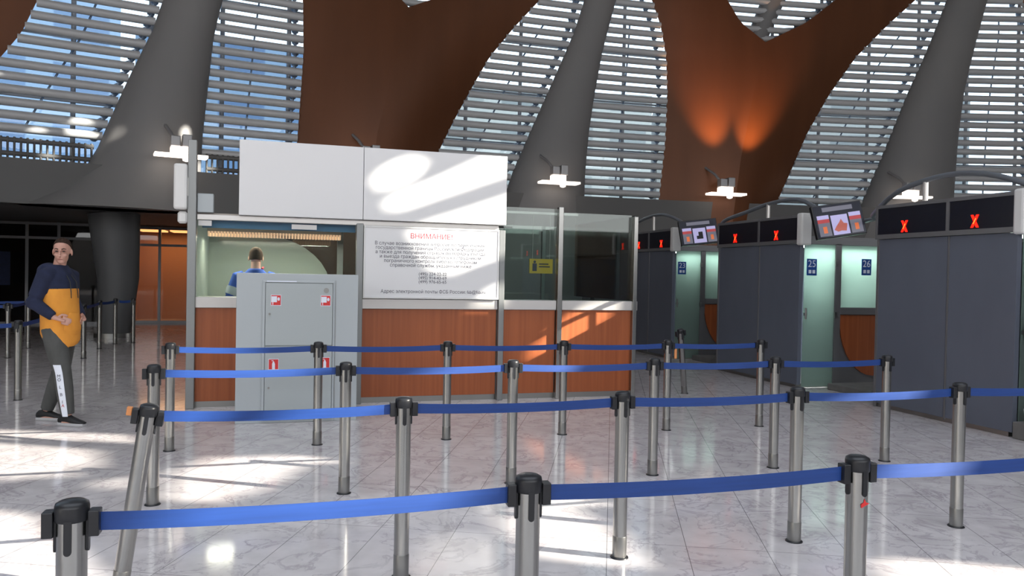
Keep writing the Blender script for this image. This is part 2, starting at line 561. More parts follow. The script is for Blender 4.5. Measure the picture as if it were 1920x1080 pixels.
SL, SR = -31.5, 15.6
struct(arc_slab(MB(), SL, SR, 0.55, -11, 2.74, SILL - 0.02).build('trim_1', M['slab']))
struct(arc_slab(MB(), SL, SR, -10.2, -10.6, 0, 2.74).build('wall_back', M['dark_wall']))
struct(arc_slab(MB(), 1.0, SR, -0.2, -0.5, 0, 2.74).build('wall_front', M['dark_wall']))
rf = [P(s, ROOF, -0.9) for s in [SL + (SR - SL) * k / 40 for k in range(41)]]
rf = [Vector((rf[0].x, -14, ROOF))] + rf + [Vector((rf[-1].x, -14, ROOF))]
def inside(p, poly):
    c = False
    n = len(poly)
    for i in range(n):
        a, b = poly[i], poly[i - 1]
        if (a[1] > p[1]) != (b[1] > p[1]) and p[0] < (b[0] - a[0]) * (p[1] - a[1]) / (b[1] - a[1]) + a[0]:
            c = not c
    return c


def pierced(rect, holes):
    """triangles of a rectangle with the holes left out"""
    x0, y0, x1, y1 = rect[0][0] + 0.15, rect[0][1] + 0.1, rect[2][0] - 0.15, rect[2][1] - 0.1
    pts, edges = [Vector(q) for q in rect], [(0, 1), (1, 2), (2, 3), (3, 0)]
    for poly in holes:
        o = len(pts)
        pts += [Vector((min(max(q[0], x0), x1), min(max(q[1], y0), y1))) for q in poly]
        edges += [(o + i, o + (i + 1) % len(poly)) for i in range(len(poly))]
    v, e, f, *_ = geometry.delaunay_2d_cdt(pts, edges, [], 0, 1e-4)
    keep = []
    for t in f:
        c = sum((v[i] for i in t), Vector((0, 0))) / len(t)
        if not any(inside(c, q) for q in holes):
            keep.append(tuple(t))
    return v, keep


SKY = (-14.0, 12.0, -7.0, 7.0)                # unseen rooflight over the queue, added to brighten the floor: x0, x1, y0, y1
cl = MB()
zr = ROOF + 0.4
cl.prism([q if q.y > SKY[3] else Vector((q.x, SKY[3], ROOF)) for q in rf], (0, 0, 0), (0, 0, 0.4))
cl.box(rf[0].x, rf[-1].x, -14.4, SKY[2], ROOF, zr).box(rf[0].x, SKY[0], SKY[2], SKY[3], ROOF, zr)
ovals = []                                   # unseen ovals, cut to throw sun spots on the grey column and louvers
for cx, cy, cz, rx, rz in ((-2.8, 16.75, 4.9, 0.32, 0.26), (-2.5, 16.75, 4.72, 0.2, 0.18), (-1.5, 17.2, 4.62, 0.2, 0.16), (-3.94, 16.8, 4.52, 0.24, 0.12), (-3.81, 16.85, 4.05, 0.2, 0.12), (-1.3, 17.6, 3.9, 0.4, 0.16)):
    poly = []
    for k in range(12):
        a = 2 * math.pi * k / 12
        x, z = cx + rx * math.cos(a), cz + rz * math.sin(a) + 0.3 * rx * math.cos(a)
        t_ = (ROOF - z) / math.tan(SUN_EL)
        poly.append((x + 0.863 * t_, cy - 0.505 * t_))
    ovals.append(poly)
v_, k_ = pierced([(SKY[1], SKY[2]), (rf[-1].x, SKY[2]), (rf[-1].x, SKY[3]), (SKY[1], SKY[3])], ovals)
cl.add([(q.x, q.y, ROOF) for q in v_], k_)
struct(cl.build('ceiling', M['roof']))
bars = MB()
for k in range(1, 8):
    x = SKY[0] + (SKY[1] - SKY[0]) * k / 8
    bars.box(x - 0.06, x + 0.06, SKY[2], SKY[3], ROOF + 0.05, ROOF + 0.25)
for k in range(1, 4):
    y = SKY[2] + (SKY[3] - SKY[2]) * k / 4
    bars.box(SKY[0], SKY[1], y - 0.06, y + 0.06, ROOF + 0.05, ROOF + 0.25)
sk = struct(MB().box(SKY[0], SKY[1], SKY[2], SKY[3], ROOF + 0.26, ROOF + 0.28).build('added_rooflight', M['clear_glass']))  # glass over the added rooflight
bars.build('glazing_bars', M['mullion'], sk)
xl = P(SL, 0, 0).x
struct(MB().box(xl - 0.3, xl, -14, P(SL, 0, -11).y, 0, ROOF).build('wall_left', M['hall_wall']))
xr = P(SR, 0, 0).x
# rear wall: head above the wide open end of the hall
struct(MB().box(xl, xr, -14.4, -14, 11.0, ROOF).box(xl, xr, -14.4, -14, 0, 3.6).build('wall_rear', M['hall_wall']))  # low band added to darken reflections in the booth glass

# unseen right wall, its openings shaped backwards from the wanted sun patches
XW = 22.3


def to_wall(p):
    t = (XW - p[0]) / 0.863
    return (p[1] - 0.505 * t, p[2] + math.tan(SUN_EL) * t)


openings = []
for poly in (
    [(-2.9, 8.5), (-1.23, 7.84), (-1.0, 7.4), (-2.62, 8.0)],
    [(-2.6, 7.85), (-1.4, 7.25), (-1.26, 6.67), (-1.93, 6.29), (-2.6, 6.9)],
    [(-0.74, 6.42), (-0.54, 6.77), (0.22, 6.73), (0.3, 6.41), (-0.03, 5.73), (-0.33, 5.47), (-0.74, 5.56)],
    [(1.74, 5.14), (1.95, 4.96), (2.06, 4.26), (1.96, 3.67), (1.36, 4.01), (1.34, 4.6)],
    [(3.15, 3.5), (3.47, 3.53), (4.1, 3.2), (4.3, 2.8), (3.5, 2.7), (3.0, 3.1)],
    [(-1.9, 5.7), (-1.41, 5.47), (-0.73, 4.24), (-0.9, 3.9), (-1.6, 4.3)],
    [(-1.24, 6.14), (-0.62, 6.36), (-0.95, 6.0), (-1.18, 5.85)],
):
    openings.append([to_wall((x, y, 0)) for x, y in poly])
for poly in (
    [(0.88, 2.6), (1.0, 2.74), (1.22, 2.85), (1.45, 2.87), (1.6, 2.8), (1.5, 2.64), (1.24, 2.51), (1.0, 2.45)],
    [(1.02, 2.36), (1.6, 2.62), (2.27, 2.96), (2.75, 3.1), (2.75, 2.78), (2.0, 2.5), (1.37, 2.26), (1.08, 2.25)],
    [(1.37, 2.06), (2.0, 2.28), (2.75, 2.56), (2.75, 1.8), (2.4, 1.68), (1.96, 1.51), (1.63, 1.63)],
    [(2.3, 1.33), (2.75, 1.5), (2.75, 1.16), (2.24, 1.16)],
    [(3.0, 0.6), (3.35, 0.95), (3.7, 1.2), (4.3, 1.3), (4.25, 1.05), (3.95, 0.88), (3.55, 0.62), (3.2, 0.5)],
):
    openings.append([to_wall((x, 9.2, z)) for x, z in poly])
openings.append([to_wall((x, 3.92, z)) for x, z in ((3.49, 0.78), (3.68, 0.95), (3.99, 0.95), (3.88, 0.78))])
for y, x0, x1 in ((2.32, -0.3, 0.68), (2.32, 2.12, 2.6), (5.5, -0.72, 0.3), (5.5, 1.7, 2.25), (7.1, -0.85, -0.35), (3.91, -0.52, -0.15)):
    openings.append([to_wall((x, y, z)) for x, z in ((x0 - 0.1, 0.76), (x0 + 0.1, 0.98), (x1 + 0.1, 0.98), (x1 - 0.1, 0.76))])


def wall_with_holes():
    yb = P(SR, 0, 0).y
    v, keep = pierced([(-14.4, 0), (yb, 0), (yb, ROOF), (-14.4, ROOF)], openings)
    return MB().add([(XW, q.x, q.y) for q in v], keep)


w = struct(wall_with_holes().build('wall_right', M['hall_wall']))
sm = w.modifiers.new('thickness', 'SOLIDIFY')
sm.thickness = 0.12

# ---- buildings beyond the glass
for sa, sb, dist, top, mt, lb in (
    (-34, -9.5, 33, 21.5, 'outside_blue', 'dark blue glazed building seen through the leftmost louvers'),
    (-9, 1.5, 36, 16.4, 'outside_blue', 'blue grey building seen between the leftmost and dark brown columns'),
    (2, 11, 38, 15.6, 'outside_wall', 'pale grey building seen through the louvers beside the glowing column'),
    (11.5, 24, 40, 16.0, 'outside_wall', 'pale grey building seen through the louvers at the right edge'),
):
    pa, pb = P(sa, 0, -dist), P(sb, 0, -dist)
    L_ = (pb - pa).length
    tag(MB().box(0, L_, 0, 12, -0.5, top).build('terminal_building', M[mt], loc=pa), lb, 'building')
    S.collection.objects[-1].rotation_euler = (0, 0, math.atan2(pb.y - pa.y, pb.x - pa.x))

# ---- glazing
gz = MB()
arc_slab(gz, SL, SR, -0.62, -0.65, SILL, TOP, 60)
win = struct(gz.build('window_1', M['facade_glass']))
fr = MB()
s = SL
while s < SR:
    fr.tube([P(s, SILL, -0.6), P(s, ROOF, -0.6)], 0.05, 6)
    s += 1.45
z = SILL + 0.05
while z < ROOF:
    arc_slab(fr, SL, SR, -0.52, -0.6, z - 0.02, z + 0.02, 40)
    z += 1.32
fr.build('window_frame', M['mullion'], win)


# ---- louver screens
def louvers(label, fl, frr, z0, z1, zoff=0.0, grille=False):
    t = thing('louver_screen', label, 'louvers', P((fl(z0 + .1) + frr(z0 + .1)) / 2, SILL, 0.0))
    base = Vector(t.location)
    sl, rail, rr, mid = MB(), [], [], []
    z = z0 + 0.16 + zoff
    k = 0
    while z < z1 - 0.05:
        a, b_ = fl(z), frr(z)
        if b_ - a > 0.12:
            n = max(2, int((b_ - a) / 1.2) + 1)
            sl.tube([P(a + (b_ - a) * i / n, z, 0.1) - base for i in range(n + 1)], (0.088), 8)
            for dz, r_ in ((-0.1, 0.035), (-0.07, 0.075), (0.07, 0.075), (0.1, 0.035)):
                rail.append(P(b_ - 0.15, z + dz, -0.06) - base)
                rr.append(r_)
            if b_ - a > 1.4:
                mid.append(P(a + (b_ - a) * 0.45, z, -0.1) - base)
        z += 0.25
    sl.build('slats', M['louver'], t)
    MB().tube(rail, rr, 6).build('end_rail', M['bracket'], t)
    if len(mid) > 2:
        MB().tube(mid, 0.022, 5).build('tie_rod', M['bracket'], t)
    if grille:
        g = MB()
        a, b_ = fl(z0) + 0.1, frr(z0) - 0.1
        for zz in (SILL + 0.1, SILL + 0.36):
            n = 6
            g.tube([P(a + (b_ - a) * i / n, zz, 0.2) - base for i in range(n + 1)], 0.05, 6)
        q = a
        while q < b_:
            g.tube([P(q, SILL + 0.0, 0.22) - base, P(q, SILL + 0.42, 0.22) - base], 0.022, 4)
            q += 0.11
        g.build('grille', M['slab'], t)
    return t


E_ = lambda k: (lambda z: lin(EDGE[k], z))
louvers('louver screen left of the leftmost grey column', E_('B0R'), E_('G1L'), SILL + 0.45, TOP, grille=True)
louvers('narrow louver screen between the leftmost grey column and the dark brown column', E_('G1R'), E_('B1L'), SILL + 0.3, TOP, grille=True)
louvers('wide slanting louver screen right of the dark brown column', E_('B1R'), E_('G2L'), SILL, 11.0)
louvers('louver screen left of the glowing copper brown column', E_('G2R'), lambda z: lin(EDGE['B2L'], z), SILL, 10.9)
louvers('louver screen between the glowing brown column and the rightmost grey column', E_('B2R'), E_('G3L'), SILL, 11.4)
louvers('louver screen at the right edge, beyond the rightmost grey column', E_('G3R'), E_('B3L'), SILL, 11.0)
louvers('scrap of louvers in the fork of the dark brown column', lambda z: lin(NOTCH1['L'], z), lambda z: lin(NOTCH1['Rr'], z), 7.9, TOP)
louvers('louvers in the fork of the glowing brown column', lambda z: lin(NOTCH2['L'], z), lambda z: lin(NOTCH2['Rr'], z), 8.0, TOP)


# ---- columns
def grey_column(label, l, r, z0, depth=0.5, flare=False):
    rs = []
    zs = [z0 + (TOP + 0.45 - z0) * k / 26 for k in range(27)]
    base = P((lin(EDGE[l], z0) + lin(EDGE[r], z0)) / 2, z0, 0.2)
    for z in zs:
        a, b_ = lin(EDGE[l], z), lin(EDGE[r], z)
        if flare and z < 3.9:
            a -= 0.9 * ((3.9 - z) / 1.2) ** 2
        c, h = (a + b_) / 2, (b_ - a) / 2
        ring = []
        for i in range(28):
            t = 2 * math.pi * i / 28
            d = h * depth * (1.25 if math.sin(t) > 0 else 0.7)
            ring.append(P(c + h * math.cos(t), z, 0.15 + d * math.sin(t)) - base)
        rs.append(ring)
    o = MB().rings(rs).build('facade_column', M['grey_shell'], loc=base)
    return tag(o, label, 'column')


grey_column('leftmost slanting grey column, flaring at its foot beside the white speaker', 'G1L', 'G1R', 2.74, 0.45, True)
grey_column('slanting grey column in the middle, behind the glass booth', 'G2L', 'G2R', 0.0, 0.4)
grey_column('rightmost slanting grey column, above the illuminated red crosses at right', 'G3L', 'G3R', 0.0, 0.4)
rs = []
bb = P(5.45, 8.0, 0.1)
for z in [7.7 + 5.1 * k / 10 for k in range(11)]:
    c, h = lin([(5.42, 8.08), (5.92, 9.28)], z), lin([(0.3, 8.08), (0.34, 9.28)], z)
    rs.append([P(c + h * math.cos(2 * math.pi * i / 16), z, -0.05 + h * 0.8 * math.sin(2 * math.pi * i / 16)) - bb for i in range(16)])
tag(MB().rings(rs).build('facade_strut', M['grey_shell'], loc=bb), 'short grey strut rising out of the fork of the glowing brown column', 'column')


def brown_column(label, l, r, notch, crease):
    zs = [0.15 * k for k in range(int((TOP + 0.45) / 0.15) + 1)]
    zs = sorted(set([round(z, 3) for z in zs] + [notch['z']]))
    base = P(notch['s'], 0, 0.0)
    mb = MB()
    for side, edge, nk in ((0, l, 'L'), (1, r, 'Rr')):
        rs = []
        for z in zs:
            e = lin(EDGE[edge], z)
            c = lin(crease, z)
            i_ = c if z <= notch['z'] else lin(notch[nk], z)
            B = 0.5 * (0.5 + 0.5 * math.cos(math.pi * min(1.0, max(0.0, (z - 5.0) / 7.5))))
            n = 10
            ring = []
            for k in range(n + 1):
                u = k / n
                sx_ = e + (i_ - e) * u
                v = (sx_ - e) / (c - e) if abs(c - e) > 1e-6 else 0
                v = min(1.0, max(0.0, v))
                off = 0.12 + B * v ** 1.1 + 0.12 * math.sin(math.pi * v)
                ring.append(P(sx_, z, off) - base)
            ring.append(P(i_, z, -0.25) - base)
            ring.append(P(e + (i_ - e) * 0.15, z, -0.25) - base)
            rs.append(ring if side == 0 else ring[::-1])
        mb.rings(rs, True)
    o = mb.build('facade_column', M['brown_shell'], loc=base)
    em = o.modifiers.new('edges', 'EDGE_SPLIT')
    em.split_angle = R(55)
    return tag(o, label, 'column')


brown_column('dark brown forked column rising behind the blank white sign', 'B1L', 'B1R', NOTCH1, CREASE1)
brown_column('copper brown forked column lit by a warm glow in the middle', 'B2L', 'B2R', NOTCH2, CREASE2)
EDGE['B0L'] = [(-17.0, 0.0), (-17.4, 7.0), (-18.6, 12.4)]
N0 = dict(z=8.2, s=-15.6, L=[(-15.6, 8.2), (-16.3, 9.2), (-17.4, 12.4)], Rr=[(-15.6, 8.2), (-14.2, 9.2), (-11.9, 12.4)])
brown_column('brown column at the left edge of the view', 'B0L', 'B0R', N0, [(-15.9, 0.0), (-15.6, 8.2)])
EDGE['B3R'] = [(15.2, 0.0), (15.5, 12.4)]
N3 = dict(z=11.4, s=14.6, L=[(14.6, 11.4), (14.3, 12.4)], Rr=[(14.6, 11.4), (14.9, 12.4)])
brown_column('sliver of brown column at the top right edge', 'B3L', 'B3R', N3, [(14.4, 0.0), (14.6, 11.4)])


# ---- uplights on the columns
def uplight(label, s, z, spot=0.0, front=0.75):
    base = P(s, z, front + 0.35)
    inw = (P(s, z, 2) - P(s, z, 1)).normalized()
    ang = math.atan2(inw.y, inw.x) + R(90)
    t = thing('uplight', label, 'lamp', base, ang, 'uplights on the facade columns')
    # local: -x/+x along the facade, -y away from it
    MB().box(-0.5, 0.5, -0.17, 0.17, -0.055, 0.0).build('glass_plate', M['lamp_glow'], t, 0.01)
    MB().box(-0.2, 0.14, -0.13, 0.12, 0.012, 0.15).build('lamp_head', M['lamp_glow'], t, 0.015)
    MB().box(-0.2, -0.02, -0.11, 0.12, 0.16, 0.36).box(0.02, 0.2, -0.1, 0.12, 0.16, 0.4).build('housing', M['lamp_body'], t, 0.015)
    MB().tube([(-0.1, 0.1, 0.3), (-0.22, 0.25, 0.52), (-0.3, 0.62, 0.72)], 0.035, 8).build('bracket', M['lamp_body'], t)
    MB().lathe([(0.02, -0.14), (0.07, -0.12), (0.08, -0.058)], (0.1, 0, 0), 12).build('bulb', M['lamp_glow'], t)
    if spot:
        for px, tgt in ((-0.15, (-0.05, 0.74, 1.5)), (0.55, (0.42, 0.7, 1.5))):
          ld = bpy.data.lights.new('uplight_beam', 'SPOT')
          ld.energy = spot
          ld.color = (1.0, 0.47, 0.17)
          ld.spot_size = R(47)
          ld.spot_blend = 1.0
          ld.shadow_soft_size = 0.08
          lo = bpy.data.objects.new('uplight_beam', ld)
          S.collection.objects.link(lo)
          lo.parent = t
          lo.location = (px, -0.3, 0.5)
          lo.rotation_euler = Vector(tgt).to_track_quat('-Z', 'Y').to_euler()
    return t


uplight('lit uplight on the leftmost grey column, above the white speaker', -9.27, 3.86)
uplight('uplight on the dark brown column, mostly hidden by the blank white sign', -5.27, 4.0)
uplight('lit uplight on the middle grey column, above the glass booth', -0.54, 3.86)
uplight('lit uplight at the foot of the glowing brown column', 4.11, 3.78, 1000)
uplight('lit uplight at right, on the rightmost grey column', 9.45, 3.87)

# ---- far left: low area under the slab
t = thing('round_column', 'dark leaning round column under the low slab at left', 'column', (-3.65, 19.0, 0))
MB().tube([(0.02, 0, 0), (0.1, 0, 1.3), (0.0, 0, 2.74)], [0.33, 0.42, 0.53], 28).build('shaft', M['dark_wall'], t)
MB().tube([(0.02, 0, 0), (0.02, 0, 0.1)], 0.4, 28).build('base_ring', M['steel_dark'], t)

og = thing('lit_room', 'orange lit room behind a glazed front, far left', 'room', (-3.4, 23.9, 0))
og['kind'] = 'structure'
MB().box(-1.0, 1.9, 1.9, 2.0, 0, 2.74).build('back_wall', M['orange_wall'], og)
MB().box(-1.0, -0.9, 0, 1.9, 0, 2.74).box(1.8, 1.9, 0, 1.9, 0, 2.74).build('side_wall', M['orange_wall'], og)
MB().box(-0.9, 1.8, 0.03, 1.9, 2.66, 2.73).build('room_ceiling', M['ceiling_light'], og)
lamp = MB()
for y in (0.4, 0.62, 0.84, 1.06):
    lamp.box(-0.65, 0.05, y, y + 0.1, 2.62, 2.66)
    lamp.box(0.2, 0.8, y, y + 0.1, 2.62, 2.66)
lamp.build('strip_lamps', M['orange_tube'], og)
ld = bpy.data.lights.new('room_light', 'AREA')
ld.shape = 'RECTANGLE'
ld.size, ld.size_y = 2.0, 1.0
ld.energy = 26
ld.color = (1.0, 0.55, 0.25)
lo = bpy.data.objects.new('room_light', ld)
S.collection.objects.link(lo)
lo.parent = og
lo.location = (0.4, 0.9, 2.6)


def glass_front(name, label, x0, x1, y, xs, frame_m, glass_m, ztr):
    t = thing(name, label, 'glass wall', (x0, y, 0))
    f = MB()
    for x in xs:
        f.box(x - x0 - 0.035, x - x0 + 0.035, -0.05, 0.02, 0, 2.72)
    for zz in (0.03, ztr, 2.68):
        f.box(0, x1 - x0, -0.045, 0.015, zz - 0.035, zz + 0.035)
    f.build('frame', frame_m, t)
    MB().box(0, x1 - x0, -0.02, -0.012, 0.05, 2.68).build('pane', glass_m, t)
    return t


glass_front('glass_partition', 'glazed front of the orange lit room', -4.3, -1.3, 23.85, (-4.26, -3.4, -2.5, -1.35), M['unit_frame'], M['clear_glass'], 2.2)
glass_front('glass_partition', 'dark glass partition behind the man in the yellow hoodie', -10.5, -4.32, 23.3, (-10.4, -8.8, -7.3, -6.55, -5.8, -4.36), M['unit_frame'], M['dark_glass'], 2.3)
for k, x in enumerate((-6.3, -5.75)):
    o = MB().box(-0.09, 0.09, -0.12, 0.12, -0.03, 0.0).build('ceiling_lamp', M['orange_tube'], loc=(x, 24.4, 2.738))
    tag(o, ('small orange ceiling lamp above the man, left one', 'small orange ceiling lamp above the man, right one')[k], 'lamp', 'ceiling lamps under the slab')

tag(MB().box(-0.2, 0.2, -0.02, 0.0, 0, 0.85).build('wall_poster', M['navy'], loc=(-6.9, 22.5, 1.05)), 'dark blue poster on the dark glass at the left edge', 'poster')


# ------------------------------------------------------------------ belt barriers
def make_stanchion():
    t = thing('belt_stanchion', 'x', 'stanchion')
    MB().lathe([(0.038, 0.002), (0.038, 0.87)], n=28).build('post', M['steel'], t)
    MB().lathe([(0.0385, 0.004), (0.0395, 0.008), (0.0395, 0.118), (0.0385, 0.122)], n=28).build('floor_sleeve', M['steel_dark'], t)
    MB().lathe([(0.05, 0.0), (0.05, 0.004), (0.042, 0.008)], n=28).build('floor_ring', M['black_plastic'], t)
    c = MB().lathe([(0.0415, 0.868), (0.043, 0.872), (0.043, 0.905), (0.0405, 0.915), (0.03, 0.921), (0.012, 0.9235)], n=32)
    c.build('cap', M['black_plastic'], t)
    rib = MB()
    for a in (0, 90, 180, 270):
        ca, sa = math.cos(R(a)), math.sin(R(a))
        pts = []
        for k in range(9):                         # rounded lower end
            th = math.pi + math.pi * k / 8
            pts.append((0.0095 * math.cos(th), 0.792 + 0.0095 * math.sin(th)))
        pts += [(0.0095, 0.875), (-0.0095, 0.875)]
        rib.prism([(-sa * u, ca * u, z) for u, z in pts], (ca * 0.034, sa * 0.034, 0), (ca * 0.043, sa * 0.043, 0))
    rib.build('slot_rib', M['black_plastic'], t)
    for sx in (-1, 1):
        x0, x1 = (0.042, 0.07) if sx > 0 else (-0.07, -0.042)
        MB().box(x0, x1, -0.02, 0.02, 0.825, 0.895).build('belt_clip', M['black_plastic'], t, 0.003)
    return t


ORD = ['first', 'second', 'third', 'fourth', 'fifth', 'sixth']
ROWS = [
    ('nearest barrier row', 2.32, [-0.54, 0.75, 2.0, 3.27]),
    ('second barrier row', 3.91, [-0.6, 0.59, 1.8, 2.93, 4.14, 5.35]),
    ('third barrier row', 5.5, [-0.81, 0.42, 1.64, 2.8, 3.9, 5.02]),
    ('rearmost barrier row', 7.1, [-0.92, 0.3, 1.475, 2.63, 3.76, 4.85]),
]
proto = make_stanchion()
first = [True]


def put_post(x, y, label, tilt=None, group='belt stanchions', rz=0.0):
    o = proto if first[0] else copy_tree(proto)
    first[0] = False
    o.location = (x, y, 0)
    o.rotation_euler = (0, 0, rz + random.uniform(-0.06, 0.06))
    if tilt:
        q = Vector((0, 0, 1)).rotation_difference(Vector(tilt).normalized())
        o.rotation_euler = q.to_euler()
    tag(o, label, 'stanchion', group)
    return o


def put_belt(a, b, label, group='blue barrier belts', sag=0.012, w=0.05):
    a, b = Vector(a), Vector(b)
    L = (b - a).length
    d = (b - a) / L
    nrm = Vector((-d.y, d.x, 0)).normalized()
    n = 16
    rs = []
    for k in range(n + 1):
        u = k / n
        c = a.lerp(b, u) - Vector((0, 0, sag * 4 * u * (1 - u))) - a
        tw = 0.10 * math.sin(math.pi * u) * (1 if len(label) % 2 else -1)
        upv = (Vector((0, 0, 1)) * math.cos(tw) + nrm * math.sin(tw))
        rs.append([c + upv * (w / 2) + nrm * 0.0009, c - upv * (w / 2) + nrm * 0.0009, c - upv * (w / 2) - nrm * 0.0009, c + upv * (w / 2) - nrm * 0.0009])
    return tag(MB().rings(rs, False).build('barrier_belt', M['belt'], loc=a), label, 'belt', group)


for ri, (rn, y, xs) in enumerate(ROWS):
    for k, x in enumerate(xs):
        lab = '%s steel belt post from the left in the %s' % (ORD[k], rn)
        tilt = None
        yy = y
        xx = x
        if ri == 1 and k == 0:
            lab = 'leaning steel belt post at the left end of the second row'
            xx, yy = -0.735, 4.02
            tilt = (0.135, -0.06, 0.9)
        o = put_post(xx, yy, lab, tilt)
        if ri == 1 and k == 0:
            MB().box(-0.095, -0.071, -0.012, 0.012, 0.86, 0.9).build('orange_tag', M['orange_tag'], o, 0.003)
        if ri == 3 and k == 4:
            q = MB().box(0.072, 0.1, -0.004, 0.004, 0.73, 0.83).build('orange_tag', M['orange_tag'], o, 0.003)
        if ri == 0 and k == 2:
            st = MB().prism([(-0.014, 0, 0.755), (-0.002, 0, 0.762), (0.0, 0, 0.775), (0.008, 0, 0.762), (0.022, 0, 0.757), (0.006, 0, 0.75), (-0.012, 0, 0.742)], (0, -0.0395, 0), (0, -0.0385, 0)).build('torn_sticker', M['red_sticker'], o)
    for k in range(len(xs) - 1):
        a = Vector((xs[k] + 0.07, y, 0.86))
        b_ = Vector((xs[k + 1] - 0.07, y, 0.86))
        put_belt(a, b_, 'blue belt between the %s and %s posts of the %s' % (ORD[k], ORD[k + 1], rn))

put_post(5.19, 9.31, 'crooked steel belt post standing alone near the window marked 24', (-0.62 * 0.3, -1.31 * 0.14, 0.9))
# far left barriers
FL = [(-2.93, 10.13), (-3.12, 12.4), (-3.25, 14.6), (-3.36, 16.3), (-3.28, 17.3), (-2.98, 17.5)]
FLN = ['far steel belt post at the left edge in front of the dark glass', 'far steel belt post hidden behind the man in the yellow hoodie',
       'nearest far belt post right of the man in the yellow hoodie', 'second far belt post right of the man in the yellow hoodie',
       'third far belt post right of the man, by the round column', 'far belt post just left of the orange lit room']
for (x, y), l in zip(FL, FLN):
    put_post(x, y, l, group='far belt stanchions', rz=R(90))
for k in range(5):
    d_ = (Vector(FL[k + 1]) - Vector(FL[k])).normalized() * 0.07
    put_belt((*(Vector(FL[k]) + d_), 0.86), (*(Vector(FL[k + 1]) - d_), 0.86), 'far navy belt from the %s to the %s post of the row behind the man' % (ORD[k], ORD[k + 1]), 'far barrier belts')
put_post(-4.3, 9.6, 'far belt post just outside the left edge', group='far belt stanchions')
put_belt((-4.23, 9.6, 0.86), (-3.0, 10.13, 0.86), 'navy belt reaching the left edge of the photo', 'far barrier belts')
F2 = [(-6.3, 14.6), (-4.43, 14.78), (-4.6, 16.47), (-6.4, 16.6)]
F2N = ['far belt post outside the left edge, second line', 'far belt post behind the left edge belts, nearer one', 'far belt post behind the left edge belts, farther one', 'far belt post outside the left edge, third line']
for (x, y), l in zip(F2, F2N):
    put_post(x, y, l, group='far belt stanchions')
F2B = ['lower navy belt of the stack at the left edge', 'short navy belt joining the two far left posts', 'topmost navy belt of the stack at the left edge']
for k in range(3):
    d_ = (Vector(F2[k + 1]) - Vector(F2[k])).normalized() * 0.07
    put_belt((*(Vector(F2[k]) + d_), 0.86), (*(Vector(F2[k + 1]) - d_), 0.86), F2B[k], 'far barrier belts')

# ------------------------------------------------------------------ glass booth with the wooden counter
YB = 9.25
bo = thing('inspection_booth', 'long glass booth with orange wood counter behind the belt barriers', 'booth', (0, YB, 0))
for x0, x1 in ((-0.95, 0.82), (0.82, 2.53), (2.6, 3.3), (3.37, 4.4)):
    MB().box(x0 + 0.005, x1 - 0.005, 0.0, 0.05, 0.07, 1.12).build('counter_panel', M['wood'], bo, 0.003)
MB().box(-0.95, 4.42, 0.03, 0.08, 0, 0.07).build('plinth', M['steel_dark'], bo)
MB().box(4.38, 4.42, 0.06, 2.2, 0.07, 1.12).build('counter_end', M['wood'], bo)
MB().box(-0.95, 2.53, -0.04, 0.3, 1.12, 1.24).box(2.61, 3.3, -0.04, 0.3, 1.12, 1.24).box(3.37, 4.42, -0.04, 0.3, 1.12, 1.24).build('counter_ledge', M['ledge'], bo, 0.006)
for x, wd, zt, nm in ((-0.99, 0.045, 2.97, 'aluminium'), (0.84, 0.04, 2.12, 'aluminium'), (2.57, 0.035, 2.1, 'aluminium'), (3.335, 0.032, 2.42, 'steel'), (4.37, 0.028, 2.34, 'steel')):
    MB().box(x - wd, x + wd, -0.07, 0.02, 0, zt).build('booth_post', M[nm], bo, 0.006)
MB().box(-0.94, 0.8, 0.02, 0.03, 1.24, 2.1).build('glass_pane', M['booth_glass'], bo)
MB().box(0.88, 2.53, 0.02, 0.03, 1.24, 2.1).build('glass_pane', M['booth_glass'], bo)
MB().box(2.61, 3.3, 0.02, 0.03, 1.24, 2.4).build('glass_pane', M['booth_glass'], bo)
MB().box(3.37, 4.34, 0.02, 0.03, 1.24, 2.36).build('glass_pane', M['booth_glass'], bo)
MB().box(4.39, 4.4, 0.03, 2.2, 1.24, 2.36).build('glass_pane', M['booth_glass'], bo)
MB().box(-0.94, 2.53, -0.03, 0.05, 2.1, 2.16).build('head_beam', M['ledge'], bo, 0.005)
MB().box(-0.98, 2.55, 0.05, 1.9, 2.12, 2.18).build('booth_roof', M['ceiling_light'], bo)
MB().box(-0.9, 0.8, 0.12, 0.15, 2.02, 2.12).build('header_board', M['header_blue'], bo)
lf = MB().box(-0.9, 0.68, 0.72, 0.84, 1.99, 2.12).build('ceiling_lamp', M['ceiling_light'], bo)
tb = MB()
for k in range(44):
    x = -0.88 + 1.54 * k / 43
    tb.box(x - 0.012, x + 0.012, 0.705, 0.85, 1.95, 2.01)
tb.build('lamp_louver', M['warm_tube'], lf)
ld = bpy.data.lights.new('booth_light', 'AREA')
ld.shape = 'RECTANGLE'
ld.size, ld.size_y = 1.5, 0.14
ld.energy = 34
ld.color = (1.0, 0.88, 0.74)
lo = bpy.data.objects.new('booth_light', ld)
S.collection.objects.link(lo)
lo.parent = lf
lo.location = (-0.1, 0.78, 1.94)
